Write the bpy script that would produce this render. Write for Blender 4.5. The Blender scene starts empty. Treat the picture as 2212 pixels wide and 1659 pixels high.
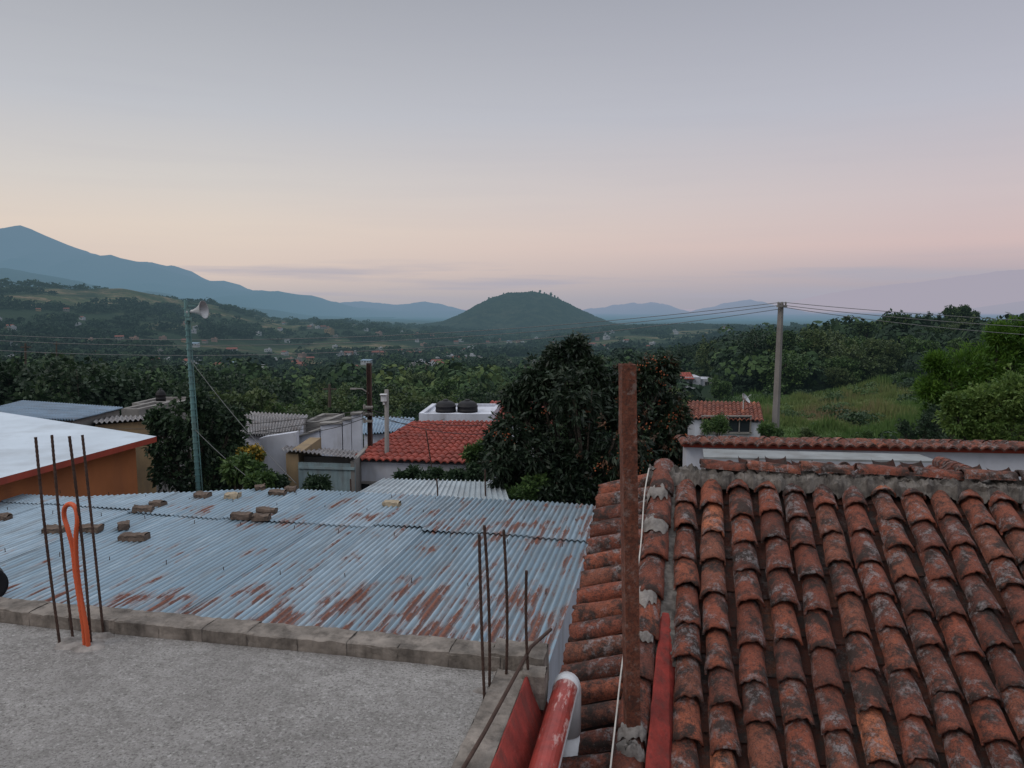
import bpy, math, random, bmesh
import numpy as np
from mathutils import Vector, Matrix
from mathutils import noise as mn

R = random.Random(7)
CZ=1.65; FL=1662.0; CX=1106.0; CY=830.0
TH=math.radians(6.2); sT=math.sin(TH); cT=math.cos(TH)
ROT=-math.atan2(.202,.979)
def slope(py):
    b=(py-CY)/FL
    return (sT+b*cT)/(cT-b*sT)
def S(px,py,Y):
    """surveyed bearing + depth -> world position"""
    a=(px-CX)/FL; b=(py-CY)/FL; k=cT-b*sT
    return Vector((a/k*Y, Y, CZ-(sT+b*cT)/k*Y))
def G(px,py,z):
    return S(px,py,(CZ-z)/slope(py))
def toF(p):
    return Vector((p[0]*.979-p[1]*.202, p[0]*.202+p[1]*.979, p[2]))
def n3(x,y,z=0.): return mn.noise(Vector((x,y,z)))
def f3(x,y,z=0.,o=4): return mn.fractal(Vector((x,y,z)),.9,2.1,o)

scene=bpy.context.scene
scene.view_settings.view_transform='Standard'
try: scene.view_settings.look='None'
except Exception: pass
scene.view_settings.exposure=0; scene.view_settings.gamma=1

# ------------------------------------------------------------------ noise
_tab=np.random.default_rng(3).random((256,256))
def vnoise(x,y):
    x=np.asarray(x,float); y=np.asarray(y,float)
    xi=np.floor(x).astype(int); yi=np.floor(y).astype(int)
    fx=x-xi; fy=y-yi; fx=fx*fx*(3-2*fx); fy=fy*fy*(3-2*fy)
    g=lambda a,b:_tab[a%256,b%256]
    return (g(xi,yi)*(1-fx)+g(xi+1,yi)*fx)*(1-fy)+(g(xi,yi+1)*(1-fx)+g(xi+1,yi+1)*fx)*fy
def fbm(x,y,o=4):
    s=0;a=.5
    for i in range(o):
        s=s+a*vnoise(np.asarray(x)*2**i+17*i,np.asarray(y)*2**i+31*i); a*=.5
    return s
def clearing(X,Y):
    """>0 where the land is open"""
    d=np.hypot(X,Y)
    q=fbm(X/60+11,Y/110+5,4)*.6+fbm(X/210+31,Y/330+15,4)*.45
    return np.clip((q-.535)*9,0,1)*np.clip((d-170)/150,0,1)

# ------------------------------------------------------------------ materials
def c4(c): return (c[0],c[1],c[2],1.0)
class Mt:
    def __init__(s,name,haze=False):
        s.m=bpy.data.materials.new(name); s.m.use_nodes=True
        s.t=s.m.node_tree; s.t.nodes.clear(); s.haze=haze
        try: s.m.cycles.emission_sampling='NONE'
        except Exception: pass
    def n(s,typ,ins=None,**props):
        nd=s.t.nodes.new(typ)
        for k,v in props.items(): setattr(nd,k,v)
        for k,v in (ins or {}).items():
            so=nd.inputs[k]
            if isinstance(v,bpy.types.NodeSocket): s.t.links.new(v,so)
            else:
                if so.type=='RGBA' and len(v)==3: v=c4(v)
                so.default_value=v
        return nd
    def co(s,kind='Object',scale=(1,1,1)):
        if kind=='Position': o=s.n('ShaderNodeNewGeometry').outputs['Position']
        else: o=s.n('ShaderNodeTexCoord').outputs[kind]
        if scale!=(1,1,1): o=s.n('ShaderNodeMapping',{'Vector':o,'Scale':scale}).outputs[0]
        return o
    def noise(s,vec,scale,detail=4,rough=.55):
        return s.n('ShaderNodeTexNoise',{'Vector':vec,'Scale':scale,'Detail':detail,'Roughness':rough}).outputs[0]
    def ramp(s,fac,stops,interp='LINEAR'):
        nd=s.n('ShaderNodeValToRGB',{'Fac':fac}); cr=nd.color_ramp; cr.interpolation=interp
        while len(cr.elements)<len(stops): cr.elements.new(0.5)
        for e,(p,c) in zip(cr.elements,stops):
            e.position=p
            e.color=c4(c) if not isinstance(c,(int,float)) else (c,c,c,1)
        return nd.outputs[0]
    def mix(s,f,a,b,mode='MIX'):
        return s.n('ShaderNodeMixRGB',{'Fac':f,'Color1':a,'Color2':b},blend_type=mode).outputs[0]
    def math(s,op,a,b=0.0):
        return s.n('ShaderNodeMath',{0:a,1:b},operation=op).outputs[0]
    def attr(s,name='tint'):
        return s.n('ShaderNodeAttribute',attribute_name=name).outputs['Fac']
    def bump(s,h,st=.3,dist=.02):
        return s.n('ShaderNodeBump',{'Height':h,'Strength':st,'Distance':dist}).outputs[0]
    def pbr(s,col,rough=.8,metal=0.,bump=None,spec=.3,trans=0):
        ins={'Base Color':col,'Roughness':rough,'Metallic':metal,'Specular IOR Level':spec}
        if bump is not None: ins['Normal']=bump
        return s.n('ShaderNodeBsdfPrincipled',ins).outputs[0]
    def out(s,sh):
        if s.haze:  # aerial haze painted into the material: glowing haze colour blended in by distance
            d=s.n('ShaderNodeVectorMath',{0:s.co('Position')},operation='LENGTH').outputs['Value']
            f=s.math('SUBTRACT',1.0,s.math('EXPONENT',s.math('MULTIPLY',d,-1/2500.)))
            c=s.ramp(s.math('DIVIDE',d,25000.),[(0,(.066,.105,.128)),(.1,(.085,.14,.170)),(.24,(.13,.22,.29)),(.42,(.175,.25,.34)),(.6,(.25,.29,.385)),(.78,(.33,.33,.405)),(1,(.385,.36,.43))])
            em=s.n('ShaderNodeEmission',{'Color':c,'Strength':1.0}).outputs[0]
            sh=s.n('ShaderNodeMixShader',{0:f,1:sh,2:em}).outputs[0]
        o=s.n('ShaderNodeOutputMaterial'); s.t.links.new(sh,o.inputs[0]); return s.m

def paint(name,col,rough=.8,var=.25,scale=3,bump=.2,bs=30,dirt=(.12,.10,.085),da=.45,metal=0,haze=False,spec=.3):
    m=Mt(name,haze); v=m.co()
    n1=m.noise(v,scale,6,.6); n2=m.noise(v,scale*6,4,.6)
    dark=tuple(c*(1-var) for c in col); light=tuple(min(1,c*(1+var*.5)) for c in col)
    c=m.ramp(n1,[(.3,dark),(.7,light)])
    st=m.noise(m.co('Object',(scale*2,scale*2,scale*.35)),1,5,.65)
    f=m.math('MULTIPLY',m.ramp(st,[(.48,0.),(.72,1.)]),da)
    c=m.mix(f,c,dirt)
    c=m.mix(m.math('MULTIPLY',n2,.25),c,dark)
    b=m.bump(m.noise(v,bs,5,.7),bump,.01)
    return m.out(m.pbr(c,rough,metal,b,spec))

def leafmat(name,cols,haze=False,trans=.25,rough=.55):
    m=Mt(name,haze)
    c=m.ramp(m.attr(),[(i/(len(cols)-1),x) for i,x in enumerate(cols)])
    a=m.pbr(c,rough,0,None,.3)
    t=m.n('ShaderNodeBsdfTranslucent',{'Color':c}).outputs[0]
    return m.out(m.n('ShaderNodeMixShader',{0:trans,1:a,2:t}).outputs[0])

def tilemat(name,dark=1.0,haze=False,lich=.6,black=.92):
    m=Mt(name,haze); v=m.co()
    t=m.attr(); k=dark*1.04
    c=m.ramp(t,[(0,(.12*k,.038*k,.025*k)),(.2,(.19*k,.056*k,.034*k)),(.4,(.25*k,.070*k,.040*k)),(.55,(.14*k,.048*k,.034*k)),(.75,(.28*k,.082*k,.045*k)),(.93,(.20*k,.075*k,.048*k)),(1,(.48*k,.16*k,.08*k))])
    off=m.n('ShaderNodeVectorMath',{0:v,1:m.n('ShaderNodeCombineXYZ',{0:m.math('MULTIPLY',t,37.),1:m.math('MULTIPLY',t,11.),2:0.}).outputs[0]},operation='ADD').outputs[0]
    mott=m.noise(off,26,6,.7)
    c=m.mix(m.ramp(mott,[(.35,.6),(.6,0.)]),c,(.080*k,.032*k,.025*k))
    big=m.noise(off,8,9,.76)
    c=m.mix(m.ramp(big,[(.47,0.),(.575,black)]),c,(.028,.023,.021))
    l1=m.noise(off,20,9,.8); l2=m.noise(off,5,4,.6)
    lm=m.math('MULTIPLY',m.ramp(l1,[(.495,0.),(.56,1.)]),m.ramp(l2,[(.48,0.),(.59,1.)]))
    c=m.mix(m.math('MULTIPLY',lm,lich),c,(.28,.26,.262))
    sp=m.noise(off,85,4,.75)
    c=m.mix(m.ramp(sp,[(.59,0.),(.69,.5*lich)]),c,(.29,.265,.26))
    fine=m.noise(v,120,4,.7)
    c=m.mix(m.ramp(fine,[(.35,.7),(.53,0.)]),c,(.028,.022,.019))
    h=m.math('ADD',m.noise(v,45,7,.8),m.math('MULTIPLY',lm,.25))
    return m.out(m.pbr(c,.88,0,m.bump(h,.85,.014),.22))

MAT={}
def mk():
    m=Mt('rough_concrete'); v=m.co()
    a=m.noise(v,1.1,6,.65); b=m.noise(v,16,8,.8); g=m.noise(v,85,5,.75)
    c=m.ramp(a,[(.28,(.255,.243,.232)),(.5,(.315,.302,.290)),(.72,(.37,.356,.342))])
    c=m.mix(m.ramp(b,[(.38,.6),(.56,0.)]),c,(.145,.136,.128))
    c=m.mix(m.ramp(g,[(.38,.8),(.50,0.)]),c,(.095,.088,.082))
    c=m.mix(m.ramp(m.noise(v,50,6,.75),[(.54,0.),(.66,.65)]),c,(.52,.505,.49))
    c=m.mix(m.ramp(m.noise(v,.8,5,.7),[(.50,0.),(.68,.4)]),c,(.16,.15,.142))
    h=m.math('ADD',m.math('MULTIPLY',b,1.0),m.math('MULTIPLY',g,.6))
    MAT['slab']=m.out(m.pbr(c,.95,0,m.bump(h,.9,.02),.15))
    MAT['curb']=paint('old_brick_mortar',(.21,.183,.16),.95,.65,6,1.0,28,(.045,.038,.033),.9)
    MAT['mortar']=paint('pale_mortar',(.24,.22,.205),.95,.5,11,1.0,35,(.07,.06,.055),.8)
    MAT['mortar_dark']=paint('weathered_mortar',(.15,.135,.122),.95,.75,12,1.0,30,(.035,.03,.027),.95)
    MAT['tile']=tilemat('clay_tile')
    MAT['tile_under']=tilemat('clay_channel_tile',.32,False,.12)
    MAT['tile_far']=tilemat('clay_tile_roof',1.3,True,.2,.5)
    MAT['tile_red']=paint('red_clay_tile',(.27,.055,.038),.8,.45,2,.3,20,(.07,.03,.025),.75,haze=True)
    m=Mt('rusty_galvanised_steel'); v=m.co()
    t=m.attr()
    base=m.ramp(t,[(0,(.185,.27,.335)),(.5,(.24,.33,.40)),(1,(.30,.39,.46))])
    base=m.mix(m.ramp(m.noise(v,2.2,6,.7),[(.35,.5),(.65,0.)]),base,(.17,.225,.265))
    stain=m.noise(m.co('Object',(13,.9,1)),1,6,.65)
    base=m.mix(m.ramp(stain,[(.48,0.),(.72,.65)]),base,(.145,.145,.14))
    base=m.mix(m.ramp(m.noise(m.co('Object',(30,1.5,1)),1,4,.6),[(.55,0.),(.7,.35)]),base,(.48,.54,.57))
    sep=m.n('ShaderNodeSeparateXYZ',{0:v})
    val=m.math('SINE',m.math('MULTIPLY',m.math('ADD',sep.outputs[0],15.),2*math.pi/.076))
    patch=m.noise(m.co('Object',(2.4,1.3,1)),1.35,5,.6)
    streak=m.noise(m.co('Object',(21,1.4,1)),.65,5,.62)
    near=m.n('ShaderNodeMapRange',{0:sep.outputs[1],1:.3,2:2.4,3:.10,4:0.}).outputs[0]
    mid=m.n('ShaderNodeMapRange',{0:m.math('ABSOLUTE',m.math('SUBTRACT',sep.outputs[1],4.2)),1:.1,2:.6,3:.04,4:0.}).outputs[0]
    rt=m.n('ShaderNodeMapRange',{0:sep.outputs[0],1:-1.5,2:3.0,3:-.035,4:.038}).outputs[0]
    mm=m.math('ADD',m.math('ADD',m.math('ADD',m.math('MULTIPLY',patch,.5),m.math('MULTIPLY',streak,.6)),m.math('ADD',near,rt)),m.math('SUBTRACT',mid,m.math('MULTIPLY',val,.022)))
    mask=m.ramp(mm,[(.645,0.),(.675,.95)])
    rc=m.ramp(m.noise(v,30,4,.7),[(.3,(.065,.024,.017)),(.7,(.22,.072,.034))])
    c=m.mix(m.ramp(mm,[(.60,0.),(.642,.5),(.675,0.)]),base,(.24,.15,.11))
    c=m.mix(mask,c,rc)
    c=m.mix(m.n('ShaderNodeMapRange',{0:val,1:-1.,2:.3,3:.62,4:0.}).outputs[0],c,(.065,.08,.092))  # shade of the rib valleys painted into the colour, following the corrugation
    ro=m.mix(mask,(.45,.45,.45),(.95,.95,.95)); me=m.mix(mask,(.35,.35,.35),(0,0,0))
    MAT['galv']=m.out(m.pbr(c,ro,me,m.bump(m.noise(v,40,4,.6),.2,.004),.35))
    MAT['galv2']=paint('grey_blue_sheet',(.20,.30,.40),.5,.35,1.5,.15,20,(.13,.10,.09),.5,.3,haze=True)
    MAT['dullsheet']=paint('dull_grey_sheet',(.22,.235,.24),.8,.35,1.5,.15,20,(.13,.12,.11),.7)
    MAT['galvrust']=paint('rust_streaked_sheet',(.23,.225,.23),.7,.55,1.9,.3,20,(.075,.04,.028),1.0,.1,haze=True)
    MAT['palesheet']=paint('pale_ribbed_sheet',(.34,.39,.42),.5,.3,1.5,.1,20,(.17,.17,.17),.6)
    m=Mt('rusty_steel'); v=m.co()
    a=m.noise(v,7,8,.75); b=m.noise(v,70,5,.75)
    c=m.ramp(a,[(.35,(.055,.024,.018)),(.48,(.14,.045,.026)),(.56,(.17,.065,.042)),(.64,(.15,.10,.085))])
    c=m.mix(m.ramp(b,[(.45,0.),(.6,.7)]),c,(.035,.02,.016))
    c=m.mix(m.ramp(m.noise(v,24,6,.75),[(.56,0.),(.64,.55)]),c,(.20,.165,.15))
    MAT['rust']=m.out(m.pbr(c,.75,.15,m.bump(b,.6,.004),.3))
    MAT['darkrust']=paint('dark_rusty_steel',(.055,.03,.025),.85,.4,6,.3,40,(.03,.02,.018),.5)
    MAT['rebar']=paint('rusted_rebar',(.07,.042,.033),.85,.5,20,.3,80,(.03,.02,.018),.6,.2)
    MAT['orange']=paint('orange_plastic',(.48,.085,.03),.5,.15,8,.05,60,(.30,.07,.03),.3)
    MAT['redpaint']=paint('worn_red_paint',(.22,.025,.018),.7,.5,9,.8,30,(.07,.022,.018),.95)
    m=Mt('red_painted_pipe'); v=m.co()
    sc=m.noise(m.co('Object',(16,4,16)),1.3,8,.75)
    ny=m.n('ShaderNodeMapRange',{0:m.n('ShaderNodeSeparateXYZ',{0:v}).outputs[1],1:-.3,2:.25,3:-.03,4:.07}).outputs[0]
    sc2=m.math('ADD',sc,ny)
    c=m.mix(m.ramp(sc2,[(.55,0.),(.61,.8)]),m.ramp(m.noise(v,9,6,.7),[(.3,(.12,.018,.014)),(.7,(.29,.034,.024))]),(.42,.27,.25))
    MAT['redpipe']=m.out(m.pbr(c,.45,0,m.bump(sc,.2,.004),.45))
    MAT['pvc']=paint('white_plastic',(.52,.53,.55),.4,.15,8,.05,30,(.25,.20,.18),.6)
    MAT['white']=paint('white_wall_paint',(.48,.50,.56),.85,.3,1.0,.2,20,(.21,.19,.18),.75,haze=True)
    MAT['housewhite']=paint('dull_white_wall',(.40,.41,.44),.85,.35,.6,.2,20,(.18,.17,.16),.8,haze=True)
    MAT['housered']=paint('dull_red_roof',(.20,.06,.043),.85,.4,.6,.2,20,(.07,.04,.035),.8,haze=True)
    MAT['whiteroof']=paint('white_roof_coating',(.44,.50,.56),.8,.2,.5,.2,8,(.27,.29,.31),.6)
    MAT['orangewall']=paint('ochre_orange_wall',(.36,.13,.05),.85,.2,1.0,.2,20,(.22,.09,.05),.5)
    MAT['ochre']=paint('ochre_block_wall',(.24,.175,.10),.9,.35,1.0,.3,20,(.11,.09,.075),.8,haze=True)
    MAT['greywall']=paint('grey_block_wall',(.20,.19,.18),.9,.3,1.0,.3,20,(.09,.08,.075),.6,haze=True)
    MAT['pink']=paint('pinkish_wall',(.28,.18,.15),.9,.25,.6,.2,20,(.2,.15,.12),.5,haze=True)
    MAT['redtrim']=paint('red_trim',(.30,.05,.03),.7,.25,3,.2,20,(.14,.05,.04),.4)
    MAT['black']=paint('black_plastic',(.010,.010,.012),.55,.2,4,.05,30,(.02,.02,.02),.3,spec=.2)
    MAT['glass']=paint('dark_window_glass',(.02,.025,.03),.15,.2,2,.02,10,(.05,.05,.05),.1,haze=True)
    MAT['frame']=paint('window_frame',(.20,.19,.18),.6,.2,5,.1,30,haze=True)
    MAT['pole']=paint('concrete_pole',(.18,.17,.165),.9,.2,2,.3,30,(.10,.09,.085),.5)
    MAT['teal']=paint('teal_painted_steel',(.10,.20,.20),.6,.3,3,.2,30,(.12,.07,.05),.5)
    MAT['horn']=paint('grey_horn_metal',(.38,.39,.40),.5,.2,5,.1,30,(.15,.13,.12),.5,.3)
    MAT['cable']=paint('black_cable',(.03,.03,.033),.6,.2,5,.0,30)
    MAT['wire']=paint('weathered_grey_wire',(.11,.115,.12),.6,.2,5,.0,30)
    MAT['whitecable']=paint('white_cable',(.42,.40,.37),.6,.2,5,.0,30)
    MAT['brick']=paint('weathered_brick',(.13,.095,.075),.95,.5,9,.9,50,(.045,.04,.035),.7)
    MAT['paleblock']=paint('pale_block',(.34,.28,.20),.95,.3,9,.7,50,(.15,.13,.10),.5)
    MAT['gate']=paint('grey_gate_metal',(.20,.27,.29),.6,.25,4,.2,30,(.12,.09,.08),.5)
    MAT['bark']=paint('tree_bark',(.075,.058,.045),.95,.4,4,.6,25,(.03,.025,.02),.5,haze=True)
    MAT['leafdark']=leafmat('dark_leaves',[(.008,.018,.010),(.015,.032,.015),(.024,.048,.020),(.042,.070,.027)],True)
    MAT['leafloq']=leafmat('long_glossy_leaves',[(.005,.011,.008),(.010,.020,.011),(.017,.032,.016),(.032,.048,.026)],trans=.12,rough=.5)
    MAT['leafred']=leafmat('reddish_brown_leaf_clusters',[(.02,.018,.012),(.05,.030,.018),(.095,.045,.025),(.15,.065,.03)],trans=.15,rough=.6)
    MAT['leafmid']=leafmat('green_leaves',[(.016,.038,.012),(.032,.066,.018),(.054,.10,.025),(.09,.14,.035)],True)
    MAT['leafolive']=leafmat('olive_leaves',[(.018,.036,.014),(.038,.062,.022),(.065,.095,.030),(.10,.125,.040)],True)
    MAT['leafwood']=leafmat('mixed_woodland_leaves',[(.009,.022,.011),(.017,.038,.015),(.030,.060,.020),(.050,.085,.026),(.085,.115,.035)],True,.1,.9)
    MAT['leafbright']=leafmat('bright_green_leaves',[(.020,.050,.009),(.040,.098,.014),(.070,.148,.020),(.11,.20,.028)],trans=.35)
    MAT['leafyel']=leafmat('yellow_green_leaves',[(.036,.076,.018),(.07,.125,.03),(.112,.175,.044),(.155,.225,.06)],trans=.35)
    MAT['flower']=leafmat('yellow_flowers',[(.03,.06,.02),(.06,.09,.02),(.20,.13,.02),(.5,.32,.03)])
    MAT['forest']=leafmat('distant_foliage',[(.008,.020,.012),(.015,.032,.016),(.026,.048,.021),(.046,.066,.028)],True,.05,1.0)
    MAT['fruit']=paint('orange_fruit',(.32,.09,.035),.6,.3,9,.05,30)
    MAT['grass']=leafmat('grass_blades',[(.04,.09,.02),(.075,.13,.03),(.12,.15,.045),(.18,.14,.075)],True,.3)
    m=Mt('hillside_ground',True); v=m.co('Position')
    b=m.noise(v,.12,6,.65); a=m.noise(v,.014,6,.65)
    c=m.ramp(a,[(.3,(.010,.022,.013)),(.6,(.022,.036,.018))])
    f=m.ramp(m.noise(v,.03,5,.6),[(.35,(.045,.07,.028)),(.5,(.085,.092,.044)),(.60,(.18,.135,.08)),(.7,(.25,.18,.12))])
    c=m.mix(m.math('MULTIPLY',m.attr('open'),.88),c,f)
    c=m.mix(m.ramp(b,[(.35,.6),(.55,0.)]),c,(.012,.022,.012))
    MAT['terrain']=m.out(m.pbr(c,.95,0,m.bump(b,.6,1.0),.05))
    m=Mt('field_ground',True); v=m.co('Position')
    a=m.noise(v,.07,6,.65); b=m.noise(v,.7,7,.75)
    c=m.ramp(a,[(.38,(.05,.095,.026)),(.5,(.08,.125,.036)),(.6,(.13,.13,.055)),(.72,(.20,.13,.085))])
    c=m.mix(m.ramp(b,[(.40,.85),(.58,0.)]),c,(.025,.048,.016))
    MAT['field']=m.out(m.pbr(c,.95,0,m.bump(b,.8,.3),.1))
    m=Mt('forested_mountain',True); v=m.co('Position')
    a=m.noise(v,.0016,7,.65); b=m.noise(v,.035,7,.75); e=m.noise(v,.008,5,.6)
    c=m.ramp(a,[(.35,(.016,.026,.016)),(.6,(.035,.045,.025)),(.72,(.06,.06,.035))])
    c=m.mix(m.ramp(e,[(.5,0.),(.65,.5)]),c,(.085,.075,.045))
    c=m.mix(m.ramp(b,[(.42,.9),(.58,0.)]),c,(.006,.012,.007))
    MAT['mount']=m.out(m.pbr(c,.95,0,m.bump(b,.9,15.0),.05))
mk()

# ------------------------------------------------------------------ mesh building
def tag(o,label=None,cat=None,group=None,kind=None):
    if label: o['label']=label
    if cat: o['category']=cat
    if group: o['group']=group
    if kind: o['kind']=kind
    return o
def link(o): scene.collection.objects.link(o); return o
def empty(name,origin=(0,0,0),rot=0.0):
    o=bpy.data.objects.new(name,None); link(o)
    o.empty_display_size=.3
    o.location=Matrix.Rotation(rot,3,'Z')@Vector(origin); o.rotation_euler=(0,0,rot)
    o['_o']=tuple(origin); return o
def np_mesh(name,V,F,tint=None,mats=(),mi=None,smooth=False):
    me=bpy.data.meshes.new(name); k=F.shape[1]; nf=len(F)
    me.vertices.add(len(V)); me.vertices.foreach_set('co',np.ascontiguousarray(V,dtype=np.float32).ravel())
    me.loops.add(nf*k); me.loops.foreach_set('vertex_index',np.ascontiguousarray(F,dtype=np.int32).ravel())
    me.polygons.add(nf); me.polygons.foreach_set('loop_start',np.arange(nf,dtype=np.int32)*k)
    try: me.polygons.foreach_set('loop_total',np.full(nf,k,dtype=np.int32))
    except Exception: pass
    if mi is not None: me.polygons.foreach_set('material_index',np.asarray(mi,dtype=np.int32))
    me.update(calc_edges=True)
    if tint is not None:
        me.attributes.new('tint','FLOAT','FACE').data.foreach_set('value',np.asarray(tint,dtype=np.float32))
    for m in mats: me.materials.append(m)
    me.polygons.foreach_set('use_smooth',np.full(nf,bool(smooth)))
    return me
class MB:
    def __init__(s): s.v=[];s.f=[];s.m=[];s.t=[]
    def add(s,vs,fs,mi=0,t=.5):
        o=len(s.v); s.v.extend([tuple(v) for v in vs])
        for f in fs: s.f.append(tuple(i+o for i in f)); s.m.append(mi); s.t.append(t)
    def box(s,c,sz,yaw=0,mi=0,t=.5):
        M=Matrix.Rotation(yaw,3,'Z'); vs=[]
        for z in(-.5,.5):
            for x,y in((-.5,-.5),(.5,-.5),(.5,.5),(-.5,.5)):
                vs.append(Vector(c)+M@Vector((x*sz[0],y*sz[1],z*sz[2])))
        s.add(vs,[(3,2,1,0),(4,5,6,7),(0,1,5,4),(1,2,6,5),(2,3,7,6),(3,0,4,7)],mi,t)
    def tube(s,pts,rad,seg=8,mi=0,t=.5,cap=True,axis=None):
        pts=[Vector(p) for p in pts]
        if isinstance(rad,(int,float)): rad=[rad]*len(pts)
        vs=[];n=len(pts); ref=None
        for i,p in enumerate(pts):
            d=axis if axis is not None else (pts[min(i+1,n-1)]-pts[max(i-1,0)]).normalized()
            if ref is None:
                ref=Vector((0,0,1)) if abs(d.z)<.9 else Vector((1,0,0))
            a=(ref-d*ref.dot(d)).normalized(); ref=a; b=d.cross(a)
            for j in range(seg):
                q=2*math.pi*j/seg; vs.append(p+(a*math.cos(q)+b*math.sin(q))*rad[i])
        fs=[]
        for i in range(n-1):
            for j in range(seg):
                k=(j+1)%seg; fs.append((i*seg+j,i*seg+k,(i+1)*seg+k,(i+1)*seg+j))
        if cap: fs.append(tuple(range(seg))[::-1]); fs.append(tuple((n-1)*seg+j for j in range(seg)))
        s.add(vs,fs,mi,t)
    def prism(s,poly,z0,ztop,mi=0,top_mi=None,t=.5):
        n=len(poly); zt=ztop if isinstance(ztop,(list,tuple)) else [ztop]*n
        vs=[(p[0],p[1],z0) for p in poly]+[(p[0],p[1],z) for p,z in zip(poly,zt)]
        s.add(vs,[(i,(i+1)%n,n+(i+1)%n,n+i) for i in range(n)],mi,t)
        s.add(vs[n:],[tuple(range(n))],mi if top_mi is None else top_mi,t)
        s.add(vs[:n],[tuple(range(n))[::-1]],mi,t)
    def obj(s,name,mats,origin=(0,0,0),rot=0.0,parent=None,smooth=False,bevel=0):
        if parent is not None: origin=tuple(parent['_o'])
        me=bpy.data.meshes.new(name)
        me.from_pydata([(v[0]-origin[0],v[1]-origin[1],v[2]-origin[2]) for v in s.v],[],s.f)
        for m in (mats if isinstance(mats,(list,tuple)) else [mats]): me.materials.append(m)
        me.polygons.foreach_set('material_index',s.m)
        me.polygons.foreach_set('use_smooth',[bool(smooth)]*len(s.f))
        me.attributes.new('tint','FLOAT','FACE').data.foreach_set('value',s.t)
        me.update()
        o=bpy.data.objects.new(name,me); link(o)
        if parent is not None: o.parent=parent
        else:
            o.location=Matrix.Rotation(rot,3,'Z')@Vector(origin); o.rotation_euler=(0,0,rot)
        if bevel:
            b=o.modifiers.new('b','BEVEL'); b.width=bevel; b.segments=2; b.limit_method='ANGLE'
        return o

def patch(mb,A,B,C,D,cols,rows,amp,mi=0,style='tile',step=.025,sheet=10):
    A,B,C,D=[Vector(x) for x in(A,B,C,D)]
    nrm=(B-A).cross(D-A).normalized()
    if nrm.z<0: nrm=-nrm
    seg=6; N=cols*seg; k=seg+1
    for r in range(rows):
        lines=[]
        jt=[R.uniform(-.010,.010) if style=='tile' else 0 for _ in range(cols+1)]
        for t,lift in((r/rows,step),((r+1.12)/rows if r<rows-1 else 1.,0.)):
            row=[]
            for i in range(N+1):
                s_=i/N; ph=i/seg
                h=abs(math.sin(math.pi*ph))*amp if style=='tile' else (math.sin(2*math.pi*ph)*amp)
                if style=='rib': h=amp*(1 if (i%seg) in(0,1) else 0)
                p=(A.lerp(B,s_)).lerp(D.lerp(C,s_),t)
                row.append(p+nrm*(h+lift+jt[min(i//seg,cols)]))
            lines.append(row)
        base=[p-nrm*step for p in lines[0]]
        for cidx in range(cols):
            tv=R.random() if style=='tile' else (hash((cidx//sheet,r,7))%100)/100.
            i0=cidx*seg; vs=lines[0][i0:i0+seg+1]+lines[1][i0:i0+seg+1]+base[i0:i0+seg+1]
            fs=[(i,i+1,k+i+1,k+i) for i in range(seg)]+[(2*k+i,2*k+i+1,i+1,i) for i in range(seg)]
            mb.add(vs,fs,mi,tv)

# ------------------------------------------------------------------ terrain
DL=np.array([2,15,30,60,100,150,220,350,600,900,1500,2500,5000,12000,30000],float)
cols=[(-700,[-4.6,-4.6,-5,-8,-11,-13,-15,-18,-20,0,60,50,-40,-200,-330]),
(0,[-4.6,-4.6,-5.5,-8.5,-12,-15,-19,-26,-36,-26,27,0,-50,-200,-330]),
(250,[-4.6,-4.6,-5.8,-9,-13,-17,-21,-29,-40,-34,18,-5,-60,-200,-330]),
(430,[-4.6,-4.6,-6,-9.5,-13.5,-18,-23,-32,-43,-44,-6,-30,-80,-200,-330]),
(640,[-4.6,-4.6,-6.5,-10,-14,-18,-24,-34,-48,-58,-46,-65,-115,-200,-330]),
(1100,[-4.6,-4.6,-6.5,-10,-14,-18,-24,-34,-48,-62,-76,-96,-135,-200,-330]),
(1400,[-4.6,-4.6,-6.5,-9.5,-13,-16,-20,-30,-45,-56,-55,-96,-135,-200,-330]),
(1700,[-4.6,-4.6,-5.5,-7.5,-10.5,-11.5,-12.5,-17,-30,-42,-55,-96,-135,-200,-330]),
(2000,[-4.6,-4.6,-5,-6.5,-8.5,-9.2,-9.0,-13,-26,-40,-55,-96,-135,-200,-330]),
(2212,[-4.6,-4.6,-5,-6,-8,-9.0,-9.5,-14,-26,-40,-55,-96,-135,-200,-330]),
(2900,[-4.6,-4.6,-5,-6,-7.5,-8,-8,-11,-20,-40,-55,-96,-135,-200,-330])]
TA=np.array([math.atan((c[0]-CX)/FL) for c in cols]); TZ=np.array([c[1] for c in cols],float)
def H(X,Y):
    X=np.asarray(X,float);Y=np.asarray(Y,float)
    th=np.clip(np.arctan2(X,Y),TA[0],TA[-1]-1e-6); d=np.clip(np.hypot(X,Y),2.01,29999)
    i=np.clip(np.searchsorted(TA,th)-1,0,len(TA)-2); f=(th-TA[i])/(TA[i+1]-TA[i]); f=f*f*(3-2*f)
    L=np.log(DL); l=np.log(d); j=np.clip(np.searchsorted(L,l)-1,0,len(L)-2); g=(l-L[j])/(L[j+1]-L[j])
    z=(TZ[i,j]*(1-g)+TZ[i,j+1]*g)*(1-f)+(TZ[i+1,j]*(1-g)+TZ[i+1,j+1]*g)*f
    amp=np.clip((d-25)*.006,0,9)
    z=z+amp*(fbm(X/70.+50,Y/70.+50,3)-.44)*1.0+np.clip((d-200)*.013,0,22)*(fbm(X/260.+9,Y/170.+3,4)-.47)
    return z
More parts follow.
